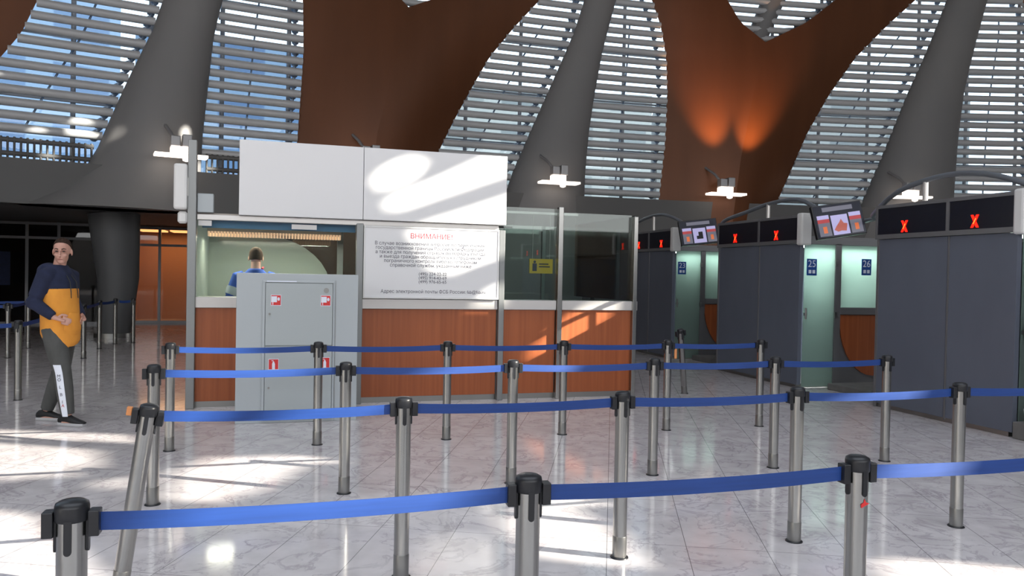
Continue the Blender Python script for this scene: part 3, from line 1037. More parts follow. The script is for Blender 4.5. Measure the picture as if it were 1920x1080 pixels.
# back wall: satin glass, right edge arced to imitate a reflection, and posts beyond
arc = [(-0.98, 0.05), (0.62, 0.05), (0.6, 1.3)]
arc += [(-0.32 + 0.92 * math.cos(R(a)), 1.3 + 0.72 * math.sin(R(a))) for a in (10, 20, 30, 40, 50, 60, 70, 80, 90)]
arc += [(-0.98, 2.02)]
MB().prism([(x, 1.5, z) for x, z in arc], (0, 0, 0), (0, 0.012, 0)).build('satin_screen', M['satin'], bo)
MB().box(-0.98, -0.95, 0.06, 1.9, 0, 2.12).build('side_panel', M['satin'], bo)
MB().box(0.68, 0.76, 1.5, 1.55, 0, 2.1).box(1.0, 1.1, 1.7, 1.75, 0, 2.1).box(2.9, 2.96, 1.9, 1.96, 0, 2.3).box(3.75, 3.8, 1.9, 1.96, 0, 2.3).build('rear_post', M['aluminium'], bo)
MB().box(-0.98, 4.4, 1.9, 1.91, 0.05, 2.3).build('rear_glass', M['booth_glass'], bo)
MB().box(1.2, 1.24, 0.06, 1.9, 0, 2.12).build('partition', M['dark_wall'], bo)
MB().box(-0.93, -0.79, 0.005, 0.015, 2.035, 2.095).build('glass_label', M['white_plastic'], bo)
MB().box(0.07, 0.35, 0.005, 0.015, 2.03, 2.085).build('glass_label', M['white_plastic'], bo)

ys = thing('hanging_sign', 'small yellow sign with black pictogram behind the booth glass', 'sign', (3.22, 9.62, 1.58))
MB().box(-0.16, 0.16, -0.01, 0.01, 0, 0.19).build('plate', M['yellow'], ys)
MB().box(-0.12, -0.06, -0.013, -0.011, 0.03, 0.13).ball((-0.09, -0.012, 0.15), (0.018, 0.002, 0.018), 10, 6).box(-0.03, 0.12, -0.013, -0.011, 0.08, 0.095).box(-0.03, 0.1, -0.013, -0.011, 0.115, 0.13).build('pictogram', M['ink'], ys)
MB().box(-0.12, -0.115, -0.003, 0.003, 0.19, 0.78).box(0.115, 0.12, -0.003, 0.003, 0.19, 0.78).build('hanger', M['steel_dark'], ys)
MB().box(-0.5, 0.5, -0.02, 0.02, 0.77, 0.8).build('rail', M['steel_dark'], ys)

sg = thing('blank_sign', 'large blank white sign box on top of the glass booth', 'sign', (1.05, 9.2, 2.163))
MB().box(-1.55, -0.185, -0.06, 0.12, 0.0, 0.84).build('sign_face', M['white_panel'], sg, 0.006)
MB().box(-0.18, 1.55, -0.06, 0.12, 0.0, 0.84).build('sign_face', M['white_panel'], sg, 0.006)
MB().box(-1.5, 1.5, 0.13, 0.17, 0.02, 0.8).build('rear_frame', M['aluminium'], sg)

nb = thing('notice_board', 'white notice board with red heading and printed text on the booth', 'sign', (1.705, 9.19, 1.245))
MB().box(-0.815, 0.815, -0.015, 0.0, 0, 0.855).build('board', M['white_panel'], nb, 0.004)
MB().box(-0.822, 0.822, -0.025, -0.004, 0.0, 0.02).box(-0.822, 0.822, -0.025, -0.004, 0.835, 0.855).box(-0.822, -0.802, -0.025, -0.004, 0.02, 0.835).box(0.802, 0.822, -0.025, -0.004, 0.02, 0.835).build('frame', M['white_plastic'], nb, 0.004)
text('heading', 'ВНИМАНИЕ!', 0.085, M['ink_red'], nb, (-0.02, -0.017, 0.745), FACE_S)
text('paragraph', 'В случае возникновения вопросов по пересечению\nгосударственной границы Российской Федерации,\nа также для получения справок по порядку въезда\nи выезда граждан обращайтесь к сотрудникам\nпограничного контроля либо по телефонам\nсправочной службы, указанным ниже', 0.058, M['ink'], nb, (-0.02, -0.017, 0.525), FACE_S, width=0.92, spacing=0.88)
text('phone_numbers', '(495) 224-22-22\n(495) 914-43-69\n(499) 976-65-65', 0.052, M['ink'], nb, (0.0, -0.017, 0.25), FACE_S, spacing=0.9)
text('address_line', 'Адрес электронной почты ФСБ России: fsb@fsb.ru', 0.056, M['ink'], nb, (0.02, -0.017, 0.085), FACE_S, width=0.95)

spk = thing('wall_speaker', 'tall white speaker box on the left post of the glass booth', 'speaker', (-1.1, 9.2, 2.2))
MB().box(-0.075, 0.065, -0.07, 0.05, 0, 0.5).build('enclosure', M['white_plastic'], spk, 0.025)
MB().box(0.065, 0.075, -0.03, 0.02, 0.15, 0.35).build('mount', M['steel_dark'], spk)
sp2 = MB().box(-0.05, 0.05, -0.05, 0.05, -0.13, 0).build('junction_box', M['white_plastic'], loc=(-1.085, 9.22, 2.18))
bv = sp2.modifiers.new('bevel', 'BEVEL')
bv.width = 0.02
tag(sp2, 'small white box under the tall white speaker', 'box')
sp3 = MB().box(-0.085, 0.085, -0.05, 0.05, 0, 0.21).build('junction_box', M['cabinet_grey'], bevel=0.01, loc=(-0.855, 9.27, 2.181))
tag(sp3, 'small grey box on the booth beam, left of the blank sign', 'box')

# ---- grey fire cabinet
fc = thing('fire_cabinet', 'light grey metal fire cabinet with red stickers before the counter', 'cabinet', (0.14, 8.2, 0))
MB().box(-0.6, 0.6, 0.0, 0.42, 0, 1.52).build('body', M['cabinet_grey'], fc, 0.005)
MB().box(-0.35, 0.36, -0.022, -0.001, 1.43, 1.455).box(-0.35, -0.325, -0.022, -0.001, 0.03, 1.43).box(0.345, 0.36, -0.022, -0.001, 0.03, 1.43).build('door_frame', M['cabinet_grey'], fc, 0.003)


def symbol(parent, x, z, kind):
    s = MB().box(x - 0.05, x + 0.05, -0.0225, -0.0215, z - 0.055, z + 0.055).build('sticker', M['sticker_white'], parent)
    q = MB().box(x - 0.046, x + 0.046, -0.0235, -0.0227, z - 0.05, z + 0.05)
    q.build('sticker_field', M['red_sticker'], s)
    w_ = MB()
    if kind == 'hose':
        w_.box(x - 0.044, x + 0.01, -0.0245, -0.0237, z - 0.02, z + 0.04)
        w_.prism([(x + 0.026 + 0.012 * math.cos(a), 0, z + 0.012 + 0.018 * math.sin(a)) for a in [k * math.pi / 6 for k in range(12)]], (0, -0.0245, 0), (0, -0.0237, 0))
        w_.box(x - 0.034, x - 0.026, -0.0245, -0.0237, z - 0.046, z - 0.02)
    else:
        w_.prism([(x - 0.014, 0, z - 0.05), (x + 0.014, 0, z - 0.05), (x + 0.014, 0, z + 0.005), (x + 0.004, 0, z + 0.03), (x - 0.006, 0, z + 0.03), (x - 0.014, 0, z + 0.005)], (0, -0.0245, 0), (0, -0.0237, 0))
        w_.box(x - 0.02, x + 0.0, -0.0245, -0.0237, z + 0.034, z + 0.04)
    w_.build('sticker_symbol', M['sticker_white'], s)
    return s


up_d = MB().box(-0.32, 0.34, -0.021, -0.001, 0.79, 1.425).build('door', M['door_grey'], fc, 0.003)
lo_d = MB().box(-0.32, 0.34, -0.021, -0.001, 0.03, 0.78).build('door', M['door_grey'], fc, 0.003)
symbol(up_d, -0.22, 1.25, 'hose')
symbol(up_d, 0.27, 1.25, 'hose')
symbol(lo_d, -0.235, 0.6, 'ext')
symbol(lo_d, 0.27, 0.61, 'ext')
for d, x, z in ((up_d, -0.28, 1.11), (lo_d, -0.28, 0.36)):
    MB().tube([(x, -0.02, z), (x, -0.032, z)], 0.011, 12).build('lock', M['steel_dark'], d)
MB().tube([(0.275, -0.02, 1.355), (0.275, -0.027, 1.355)], 0.026, 18).build('vent_knob', M['steel_dark'], up_d)
MB().box(0.37, 0.374, -0.003, 0.001, 0.0, 1.46).build('seam', M['steel_dark'], fc)
MB().box(-0.31, -0.02, -0.024, -0.0225, 1.437, 1.446).build('rubbed_label', M['sticker_white'], fc)


# ------------------------------------------------------------------ passport control units along X = 7.1
def number_sign(parent, x, y, z, num):
    p = MB().box(x - 0.085, x + 0.085, y - 0.004, y, z - 0.12, z + 0.12).build('number_sticker', M['blue_sticker'], parent)
    text('number', num, 0.14, M['sticker_white'], p, (x, y - 0.006, z + 0.045), FACE_S)
    MB().box(x - 0.055, x - 0.01, y - 0.007, y - 0.005, z - 0.09, z - 0.04).box(x + 0.01, x + 0.055, y - 0.007, y - 0.005, z - 0.09, z - 0.04).build('pictogram', M['sticker_white'], p)
    return p


def control_unit(label, y0, y1, seam, crosses, nums, glow):
    t = thing('control_unit', label, 'booth', (7.1, y0, 0), 0, 'control units with red crosses')
    D = 2.35
    L = y1 - y0
    # grey front panels on the lane side
    for a, b_ in ((0.0, seam - y0), (seam - y0, L)):
        MB().box(0.0, 0.06, a + 0.004, b_ - 0.004, 0.05, 2.08).build('front_panel', M['unit_grey'], t, 0.003)
    MB().box(-0.012, 0.0, seam - y0 - 0.03, seam - y0 - 0.012, 0.03, 2.08).build('edge_trim', M['unit_frame'], t)
    MB().box(-0.014, 0.0, L - 0.03, L, 0.0, 2.08).build('edge_trim', M['unit_frame'], t)
    MB().box(0.02, D, 0.06, L - 0.02, 0.0, 0.06).build('plinth', M['steel_dark'], t)
    MB().box(D - 0.06, D, 0, L, 0.06, 2.08).build('rear_panel', M['unit_grey'], t)
    MB().box(0.06, D, L - 0.06, L, 0.06, 2.08).build('side_panel', M['unit_grey'], t)
    # side facing the passage: glass door, window and wood
    MB().box(0.6, 0.7, -0.02, 0.06, 0, 2.1).box(1.42, 1.5, -0.02, 0.06, 0, 2.1).box(0.06, D, -0.02, 0.06, 2.08, 2.16).box(0.7, 1.42, -0.02, 0.05, 1.07, 1.17).build('side_frame', M['unit_frame'], t, 0.003)
    dr = MB().box(0.08, 0.6, 0.0, 0.012, 0.02, 2.08).build('glass_door', M['frosted'], t)
    MB().tube([(0.1, -0.03, 1.0), (0.1, -0.03, 1.16)], 0.014, 8).box(0.08, 0.13, -0.02, 0.0, 1.05, 1.09).build('door_handle', M['steel_dark'], dr)
    MB().box(0.58, 0.62, -0.05, -0.02, 1.02, 1.1).box(0.58, 0.63, -0.04, -0.02, 1.78, 1.86).build('hinge', M['steel_dark'], dr)
    wn_ = MB().box(0.7, 1.42, 0.0, 0.012, 1.17, 2.08).build('window_pane', M['frosted'], t)
    number_sign(dr, 0.2, -0.002, 1.75, nums[0])
    number_sign(wn_, 1.15, -0.002, 1.77, nums[1])
    MB().box(0.7, 1.5, 0.02, 0.05, 0.06, 1.07).build('lower_panel', M['unit_frame'], t)
    wd = [(1.44, 1.06), (0.7, 1.06)] + [(0.7 + 0.62 * (1 - math.cos(R(a))), 1.06 - 0.9 * math.sin(R(a))) for a in (10, 20, 30, 40, 50, 60, 70, 80, 90)] + [(1.44, 0.16)]
    MB().prism([(x, 0, z) for x, z in wd], (0, 0.0, 0), (0, 0.019, 0)).build('wood_panel', M['wood'], t)
    MB().box(1.5, D, 0.0, 0.06, 0.06, 2.08).build('side_panel', M['unit_grey'], t)
    # roof and sign header with two dark displays
    MB().box(0.0, D, 0, L, 2.16, 2.2).build('unit_roof', M['unit_frame'], t)
    hd = MB().box(-0.03, 0.1, -0.02, L + 0.02, 2.085, 2.14).box(-0.03, 0.1, -0.02, L + 0.02, 2.46, 2.5).box(-0.03, 0.1, seam - y0 - 0.03, seam - y0 + 0.01, 2.14, 2.46).box(-0.03, 0.1, L - 0.01, L + 0.02, 2.14, 2.46).box(0.0, 0.1, -0.02, L, 2.14, 2.46).build('sign_header', M['unit_frame'], t)
    for a, b_ in ((0.02, seam - y0 - 0.03), (seam - y0 + 0.01, L - 0.01)):
        MB().box(-0.018, -0.002, a, b_, 2.14, 2.46).build('display', M['sign_black'], hd)
    MB().box(-0.06, 0.12, -0.1, 0.02, 2.06, 2.52).build('end_cap', M['white_plastic'], hd, 0.025)
    for yx in crosses:
        c = MB()
        for s_ in (1, -1):
            pts = [(-0.05, -0.068), (-0.02, -0.068), (0.05, 0.068), (0.02, 0.068)]
            c.prism([(0, (yx - y0) + s_ * u, 2.225 + v) for u, v in pts], (-0.024, 0, 0), (-0.019, 0, 0))
        c.build('red_cross', M['led_red'], hd)
        MB().prism([(0, yx - y0 - u, 2.225 + v) for u, v in ((-0.02, -0.03), (-0.012, -0.03), (0.02, 0.03), (0.012, 0.03))][::-1], (-0.027, 0, 0), (-0.0245, 0, 0)).build('cross_highlight', M['led_orange'], hd)
    # lamp inside
    lp = MB().box(0.15, 1.45, 0.12, 0.22, 2.04, 2.1).build('inner_lamp', M['cool_tube'], t)
    ld = bpy.data.lights.new('unit_light', 'AREA')
    ld.shape = 'RECTANGLE'
    ld.size, ld.size_y = 1.2, 0.1
    ld.energy = glow
    ld.color = (0.93, 1.0, 0.96)
    lo = bpy.data.objects.new('unit_light', ld)
    S.collection.objects.link(lo)
    lo.parent = lp
    lo.location = (0.75, 0.17, 2.03)
    return t


control_unit('grey control unit at right, nearest one, with two red crosses', 6.06, 7.98, 6.92, (7.54, 6.56), ('27', '28'), 2)
control_unit('grey control unit in the middle distance between windows 24 and 25', 9.5, 11.66, 10.5, (11.15, 10.05), ('25', '26'), 110)
control_unit('farthest grey control unit, beside the right end of the wooden counter', 13.3, 15.2, 14.3, (13.75, 14.75), ('23', '24'), 24)
control_unit('grey control unit outside the right edge, reflected in the booth glass, nearer one', 2.6, 4.5, 3.45, (4.05, 3.0), ('29', '30'), 30)
control_unit('grey control unit outside the right edge, reflected in the booth glass, farther one', -4.4, -2.5, -3.5, (-2.95, -3.95), ('33', '34'), 30)

tag(MB().box(-0.2, 0.3, -0.14, 0.165, 0, 0.17).build('plinth_block', M['concrete'], bevel=0.01, loc=(7.28, 5.88, 0)), 'low dark stone block at the foot of the nearest control unit', 'block')
bn = thing('waste_bin', 'white bin standing on the dark stone block at the right edge', 'bin', (7.12, 5.85, 0.17))
MB().lathe([(0.05, 0), (0.075, 0.03), (0.085, 0.15), (0.08, 0.152)], n=20).build('bowl', M['white_plastic'], bn)
tag(MB().box(-0.4, 0.4, -0.5, 0.5, 0, 0.09).build('floor_step', M['concrete'], bevel=0.01, loc=(7.9, 8.85, 0)), 'low dark step in the passage before the window marked 26', 'step')
tag(MB().box(-0.4, 0.4, -0.5, 0.5, 0, 0.09).build('floor_step', M['concrete'], bevel=0.01, loc=(7.9, 12.7, 0)), 'low dark step at the foot of the farther frosted window, marked 24', 'step')


# ---- monitors on arched pipes
def monitor(label, c, roll, picture):
    t = thing('hanging_monitor', label, 'monitor', c, 0)
    t.rotation_euler = (R(-10), R(roll), R(-8))
    MB().box(-0.36, 0.36, 0.0, 0.06, -0.23, 0.23).build('bezel', M['black_plastic'], t, 0.008)
    sc = MB().box(-0.345, 0.345, -0.004, -0.001, -0.215, 0.215).build('screen', M['screen_dark'], t)
    MB().box(-0.12, 0.12, -0.006, -0.0045, -0.2, 0.07).build('picture_panel', M['screen_lilac'], sc)
    if picture == 'spread':
        pp = [(-0.1, -0.13), (-0.05, -0.16), (0.0, -0.15), (0.07, -0.16), (0.1, -0.06), (0.05, -0.05), (0.02, 0.01), (-0.01, -0.03), (-0.06, -0.08)]
    else:
        pp = [(-0.06, -0.13), (0.06, -0.13), (0.06, 0.0), (-0.02, 0.0), (-0.02, -0.07), (-0.06, -0.07)]
    MB().prism([(x, 0, z) for x, z in pp], (0, -0.008, 0), (0, -0.0065, 0)).build('picture', M['screen_rust'] if picture == 'spread' else M['black_plastic'], sc)
    for sx in (-1, 1):
        MB().box(sx * 0.23 - 0.085, sx * 0.23 + 0.085, -0.006, -0.0045, -0.2, -0.02).build('side_column', M['screen_grey'], sc)
        MB().box(sx * 0.23 - 0.085, sx * 0.23 + 0.085, -0.0065, -0.0045, -0.02, 0.03).build('red_band', M['screen_red'], sc)
        MB().box(sx * 0.23 - 0.085, sx * 0.23 + 0.085, -0.0065, -0.0045, 0.031, 0.085).build('white_band', M['screen_lilac'], sc)
        MB().box(sx * 0.23 - 0.025, sx * 0.23 + 0.03, -0.008, -0.0062, -0.16, -0.07).build('icon', M['screen_orange'], sc)
    MB().box(-0.22, 0.22, -0.006, -0.0045, 0.13, 0.19).build('title_bar', M['screen_grey'], sc)
    MB().box(-0.33, 0.33, 0.06, 0.1, -0.03, 0.03).build('mounting_bar', M['pipe'], t)
    return t


monitor('hanging screen with a red brown picture, left of the two nearest red crosses', (7.14, 8.75, 2.38), -9, 'spread')
monitor('hanging screen with a dark square picture, farther back', (7.19, 12.5, 2.4), -7, 'square')


def arch(label, pts, post):
    base = Vector((post[0], post[1], 2.5))
    t = thing('arched_pipe', label, 'pipe', base)
    ps = []
    for k in range(29):                               # smooth curve through the points
        u = k / 28 * (len(pts) - 1)
        i = min(int(u), len(pts) - 2)
        f = u - i
        p0, p1, p2, p3 = pts[max(i - 1, 0)], pts[i], pts[i + 1], pts[min(i + 2, len(pts) - 1)]
        q = [0.5 * (2 * p1[j] + (p2[j] - p0[j]) * f + (2 * p0[j] - 5 * p1[j] + 4 * p2[j] - p3[j]) * f * f + (3 * p1[j] - p0[j] - 3 * p2[j] + p3[j]) * f ** 3) for j in (0, 1, 2)]
        ps.append(Vector(q) - base)
    MB().tube(ps, 0.03, 10).build('tube', M['pipe'], t)
    MB().tube([(0, 0, 0.0), (0, 0, post[2] - 2.5)], 0.03, 10).build('support_post', M['ledge'], t)
    return t


arch('arched grey pipe above the nearest control unit, right side', [(7.4, 8.9, 2.37), (7.56, 8.86, 2.38), (7.57, 8.58, 2.4), (7.3, 8.3, 2.43), (7.14, 7.71, 2.66), (7.14, 7.07, 2.77), (7.14, 6.51, 2.73), (7.14, 6.0, 2.56), (7.14, 5.8, 2.45)], (7.14, 7.3, 2.74))
arch('arched grey pipe above the control unit in the middle distance', [(7.4, 12.66, 2.4), (7.6, 12.6, 2.4), (7.6, 12.32, 2.42), (7.3, 11.95, 2.46), (7.14, 11.55, 2.55), (7.14, 10.94, 2.64), (7.14, 10.3, 2.73), (7.14, 9.66, 2.73), (7.1, 9.2, 2.58), (6.96, 8.84, 2.4)], (7.14, 10.35, 2.73))
arch('arched grey pipe above the farthest control unit', [(7.14, 15.4, 2.6), (7.14, 14.64, 2.77), (7.14, 13.81, 2.8), (7.12, 13.05, 2.62), (7.0, 12.58, 2.45)], (7.14, 14.2, 2.79))


# ------------------------------------------------------------------ people
def fuse(o, voxel, smooth=6):
    r = o.modifiers.new('fuse', 'REMESH')
    r.mode = 'VOXEL'
    r.voxel_size = voxel
    r.use_smooth_shade = True
    if smooth:
        s_ = o.modifiers.new('smooth', 'SMOOTH')
        s_.iterations = smooth
        s_.factor = 0.5
    return o


def torso(mb, rows, n=24):
    rs = []
    for z, cx, rx, ry in rows:
        rs.append([(cx + rx * math.cos(2 * math.pi * i / n), ry * math.copysign(abs(math.sin(2 * math.pi * i / n)) ** 0.85, math.sin(2 * math.pi * i / n)), z) for i in range(n)])
    return mb.rings(rs)


def hand(mb, wrist, fwd_, side, upv, curl=0.5):
    """palm, four fingers, thumb; fwd_ along the fingers, side to the thumb, upv out of the back"""
    wv, f, s_, u = Vector(wrist), Vector(fwd_).normalized(), Vector(side).normalized(), Vector(upv).normalized()
    mb.tube([wv - f * 0.02, wv + f * 0.02, wv + f * 0.06, wv + f * 0.095], [(0.026, 0.022), (0.034, 0.02), (0.042, 0.017), (0.038, 0.013)], 12)
    for k, ln in enumerate((0.07, 0.078, 0.072, 0.056)):
        b0 = wv + f * 0.085 + s_ * (0.029 - 0.0195 * k)
        p1 = b0 + f * ln * 0.5 - u * ln * 0.22 * curl
        p2 = p1 + f * ln * 0.3 - u * ln * 0.42 * curl
        mb.tube([b0 - f * 0.02, b0, p1, p2], [0.0095, 0.0095, 0.0088, 0.0068], 8)
    b0 = wv + f * 0.03 + s_ * 0.03
    mb.tube([b0 - s_ * 0.012, b0 + f * 0.02 + s_ * 0.018, b0 + f * 0.05 + s_ * 0.026, b0 + f * 0.072 + s_ * 0.022 - u * 0.01], [0.013, 0.0125, 0.011, 0.008], 8)


def head_geometry(mb, c, rot):
    def at(p):
        return rot @ Vector(p) + Vector(c)
    mb.ball(at((-0.012, 0, 0.035)), (0.098, 0.077, 0.095), 20, 14, rot)         # skull
    mb.ball(at((0.025, 0, -0.045)), (0.066, 0.06, 0.075), 18, 12, rot)          # face and jaw
    mb.ball(at((0.062, 0, -0.098)), (0.026, 0.03, 0.02), 12, 8, rot)            # chin
    mb.tube([at((0.088, 0, 0.012)), at((0.106, 0, -0.018)), at((0.116, 0, -0.036)), at((0.094, 0, -0.044))], [0.009, 0.011, 0.014, 0.009], 10)
    for s_ in (-1, 1):
        mb.tube([at((0.083, s_ * 0.012, 0.022)), at((0.081, s_ * 0.036, 0.028)), at((0.062, s_ * 0.058, 0.018))], 0.0105, 8)      # brow
        mb.ball(at((0.066, s_ * 0.04, -0.03)), (0.022, 0.02, 0.02), 10, 7, rot)                                                   # cheek
        mb.ball(at((-0.012, s_ * 0.081, -0.008)), (0.018, 0.009, 0.033), 12, 8, rot)                                              # ear
    mb.tube([at((0.088, -0.02, -0.066)), at((0.094, 0, -0.064)), at((0.088, 0.02, -0.066))], 0.008, 8)


def head_details(parent, c, rot, hair_front):
    def at(p):
        return rot @ Vector(p) + Vector(c)
    h = MB()
    rs = []
    n, m = 24, 10
    for k in range(m + 1):
        ring = []
        for i in range(n):
            a = 2 * math.pi * i / n
            low = 0.03 if math.cos(a) > -0.25 else -0.035
            lim = hair_front * max(0, math.cos(a)) ** 0.7 + low * (1 - max(0, math.cos(a)))
            zz = lim + (0.138 - lim) * (k / m)
            w_ = max(0.0, 1 - ((zz - 0.035) / 0.104) ** 2) ** 0.5
            if zz < 0.02:
                w_ = max(0.0, 1 - ((zz - 0.035) / 0.2) ** 2) ** 0.5
            ring.append(at((-0.014 + 0.1035 * w_ * math.cos(a), 0.083 * w_ * math.sin(a), zz)))
        rs.append(ring)
    h.rings(rs)
    h.build('hair', M['hair'], parent)
    e = MB()
    for s_ in (-1, 1):
        e.ball(at((0.0815, s_ * 0.031, 0.006)), (0.008, 0.0135, 0.0062), 12, 8, rot)
    e.build('eyes', M['eye'], parent)
    b = MB()
    for s_ in (-1, 1):
        b.tube([at((0.094, s_ * 0.014, 0.027)), at((0.092, s_ * 0.034, 0.034)), at((0.076, s_ * 0.052, 0.027))], [0.0045, 0.005, 0.003], 6)
    b.build('eyebrows', M['hair'], parent)
    MB().tube([at((0.091, -0.022, -0.069)), at((0.0985, 0, -0.067)), at((0.091, 0.022, -0.069))], [0.003, 0.0065, 0.003], 8).build('lips', M['lip'], parent)


def shoe_mesh(ankle, heading):
    c, s_ = math.cos(heading), math.sin(heading)

    def at(x, y, z):
        return (ankle[0] + x * c - y * s_, ankle[1] + x * s_ + y * c, z)
    up_, so_ = MB(), MB()
    prof = [(-0.09, 0.030, 0.085), (-0.07, 0.038, 0.105), (-0.02, 0.040, 0.115), (0.04, 0.042, 0.1), (0.1, 0.047, 0.072), (0.15, 0.044, 0.058), (0.185, 0.028, 0.045)]
    rs, rb = [], []
    for x, w_, h in prof:
        rs.append([at(x, w_ * math.cos(2 * math.pi * i / 14), 0.026 + (h - 0.026) * (0.5 + 0.5 * math.sin(2 * math.pi * i / 14))) for i in range(14)])
        rb.append([at(x, w_ * 1.06, 0.0), at(x, w_ * 1.06, 0.032), at(x, -w_ * 1.06, 0.032), at(x, -w_ * 1.06, 0.0)])
    up_.rings(rs)
    so_.rings(rb)
    lc = MB()
    for k in range(4):
        x = 0.03 + 0.022 * k
        z = 0.103 - 0.011 * k
        lc.tube([at(x, -0.022, z - 0.008), at(x + 0.004, 0, z + 0.002), at(x, 0.022, z - 0.008)], 0.004, 6)
    return up_, so_, lc


def person(loc, rz, label, style):
    hy = style['head_yaw']
    rot = Matrix.Rotation(hy, 3, 'Z') @ Matrix.Rotation(R(style.get('nod', 4)), 3, 'Y')
    hc = (0.03, 0.0, 1.695)
    hipz = 0.93
    legs = style['legs']
    arms = style['arms']
    b = MB()
    torso(b, [(0.86, 0, 0.09, 0.13), (0.95, 0, 0.105, 0.155), (1.08, 0.005, 0.095, 0.14), (1.25, 0.005, 0.105, 0.16), (1.4, 0, 0.105, 0.185), (1.48, -0.01, 0.08, 0.15), (1.53, -0.012, 0.055, 0.075)])
    b.tube([(-0.012, 0, 1.48), (0.0, 0, 1.55), (0.02, 0, 1.64)], [0.064, 0.057, 0.056], 16)
    head_geometry(b, hc, rot)
    for (hip, knee, ank) in legs:
        b.tube([hip, Vector(hip).lerp(Vector(knee), 0.5), knee, Vector(knee).lerp(Vector(ank), 0.35), ank], [0.085, 0.075, 0.055, 0.055, 0.036], 14)
        a = Vector(ank)
        b.tube([a + Vector((-0.05, 0, -0.06)), a + Vector((0.02, 0, -0.055)), a + Vector((0.13, 0, -0.07))], [0.03, 0.035, 0.022], 10)
    for (sh, el, wr, hf, hs, hu) in arms:
        b.tube([sh, Vector(sh).lerp(Vector(el), 0.5), el, Vector(el).lerp(Vector(wr), 0.4), wr], [0.05, 0.043, 0.036, 0.036, 0.026], 12)
        hand(b, wr, hf, hs, hu, 0.35)
    o = b.build('person', M['skin'], loc=loc)
    o.rotation_euler = (0, 0, rz)
    tag(o, label, 'person')
    fuse(o, 0.0055, 3)
    head_details(o, hc, rot, style['hairline'])
    # trousers
    tr = MB()
    torso(tr, [(0.84, 0.0, 0.125, 0.165), (0.92, 0.0, 0.13, 0.178), (1.02, 0.0, 0.125, 0.17)])
    for (hip, knee, ank) in legs:
        h_, k_, a_ = Vector(hip), Vector(knee), Vector(ank)
        tr.tube([h_ + Vector((0, 0, 0.02)), h_.lerp(k_, 0.35), h_.lerp(k_, 0.75), k_, k_.lerp(a_, 0.4), k_.lerp(a_, 0.8), k_.lerp(a_, 0.97)], [0.105, 0.102, 0.088, 0.08, 0.077, 0.066, 0.06], 16)
    tro = fuse(tr.build('trousers', M[style['trousers']], o), 0.011, 4)
    # shoes
    for (hip, knee, ank), hd in zip(legs, style['toes']):
        u_, s_, l_ = shoe_mesh(ank, hd)
        sh = u_.build('shoe', M['shoe'], o)
        s_.build('sole', M['sole'], sh)
        l_.build('laces', M['shoe'], sh)
    # top
    tp = MB()
    torso(tp, style['top'])
    for (shd, el, wr, *_r) in arms:
        s0, e0, w0 = Vector(shd), Vector(el), Vector(wr)
        cut = style.get('sleeve', 0.93)
        pts = [s0 + Vector((0, -math.copysign(0.06, s0.y), 0.01)), s0, s0.lerp(e0, 0.4), s0.lerp(e0, 0.8), e0, e0.lerp(w0, 0.45), e0.lerp(w0, cut)]
        rad = [0.075, 0.082, 0.074, 0.068, 0.066, 0.058, 0.046]
        tp.tube(pts, rad, 16)
        tp.ball(e0, 0.069, 14, 10)
    return o, tp, tro


# man with the two-tone hoodie, facing right, looking at the camera
man_style = dict(
    head_yaw=R(-66), hairline=0.095, trousers='joggers', toes=(R(-4), R(6)),
    legs=[((0.01, -0.095, 0.93), (0.12, -0.1, 0.52), (0.18, -0.1, 0.1)), ((0.0, 0.095, 0.93), (-0.04, 0.1, 0.52), (-0.2, 0.1, 0.1))],
    arms=[((-0.01, -0.18, 1.46), (-0.08, -0.245, 1.2), (0.1, -0.19, 1.055), (0.8, 0.5, -0.35), (0.2, 0.2, 1), (0.5, -0.85, 0)),
          ((-0.01, 0.18, 1.46), (-0.02, 0.225, 1.2), (0.125, 0.165, 1.05), (0.55, -0.75, -0.35), (0.2, -0.2, 1), (0.5, 0.85, 0))],
    top=[(1.28, 0.0, 0.145, 0.195), (1.38, -0.005, 0.142, 0.2), (1.46, -0.015, 0.12, 0.185), (1.52, -0.02, 0.095, 0.13), (1.565, -0.02, 0.08, 0.088)],
)
man, tp, tro = person((-2.13, 8.57, 0), R(-23), 'young man in navy and yellow hoodie standing with hands in his pocket', man_style)
# hood lying on the shoulders and collar
tp.ball((-0.11, 0, 1.5), (0.085, 0.135, 0.085), 16, 10)
tp.tube([(-0.1, -0.1, 1.54), (0.0, -0.095, 1.535), (0.075, -0.04, 1.48), (0.09, 0.0, 1.46)], [0.04, 0.036, 0.03, 0.025], 10)
tp.tube([(-0.1, 0.1, 1.54), (0.0, 0.095, 1.535), (0.075, 0.04, 1.48), (0.09, 0.0, 1.46)], [0.04, 0.036, 0.03, 0.025], 10)
hood = fuse(tp.build('hoodie', M['navy'], man), 0.011, 5)
yl = MB()
n = 32
rs = []
for z, cx, rx, ry in [(0.83, 0.015, 0.15, 0.175), (0.86, 0.02, 0.165, 0.188), (0.95, 0.02, 0.165, 0.193), (1.05, 0.015, 0.16, 0.195), (1.18, 0.008, 0.154, 0.196), (1.3, 0.004, 0.151, 0.199), (1.335, 0.003, 0.15, 0.2)]:
    ring = []
    for i in range(n):
        a = 2 * math.pi * i / n
        drop = (0.075 * math.cos(a + 0.3) if z < 1.0 else 0) * (1.0 - z) / 0.17
        ring.append((cx + rx * math.cos(a), ry * math.sin(a), z - drop * 0.9 + 0.012 * math.sin(5 * a) * (1.335 - z)))
    rs.append(ring)
yl.rings(rs)
pouch = MB()
pk = []
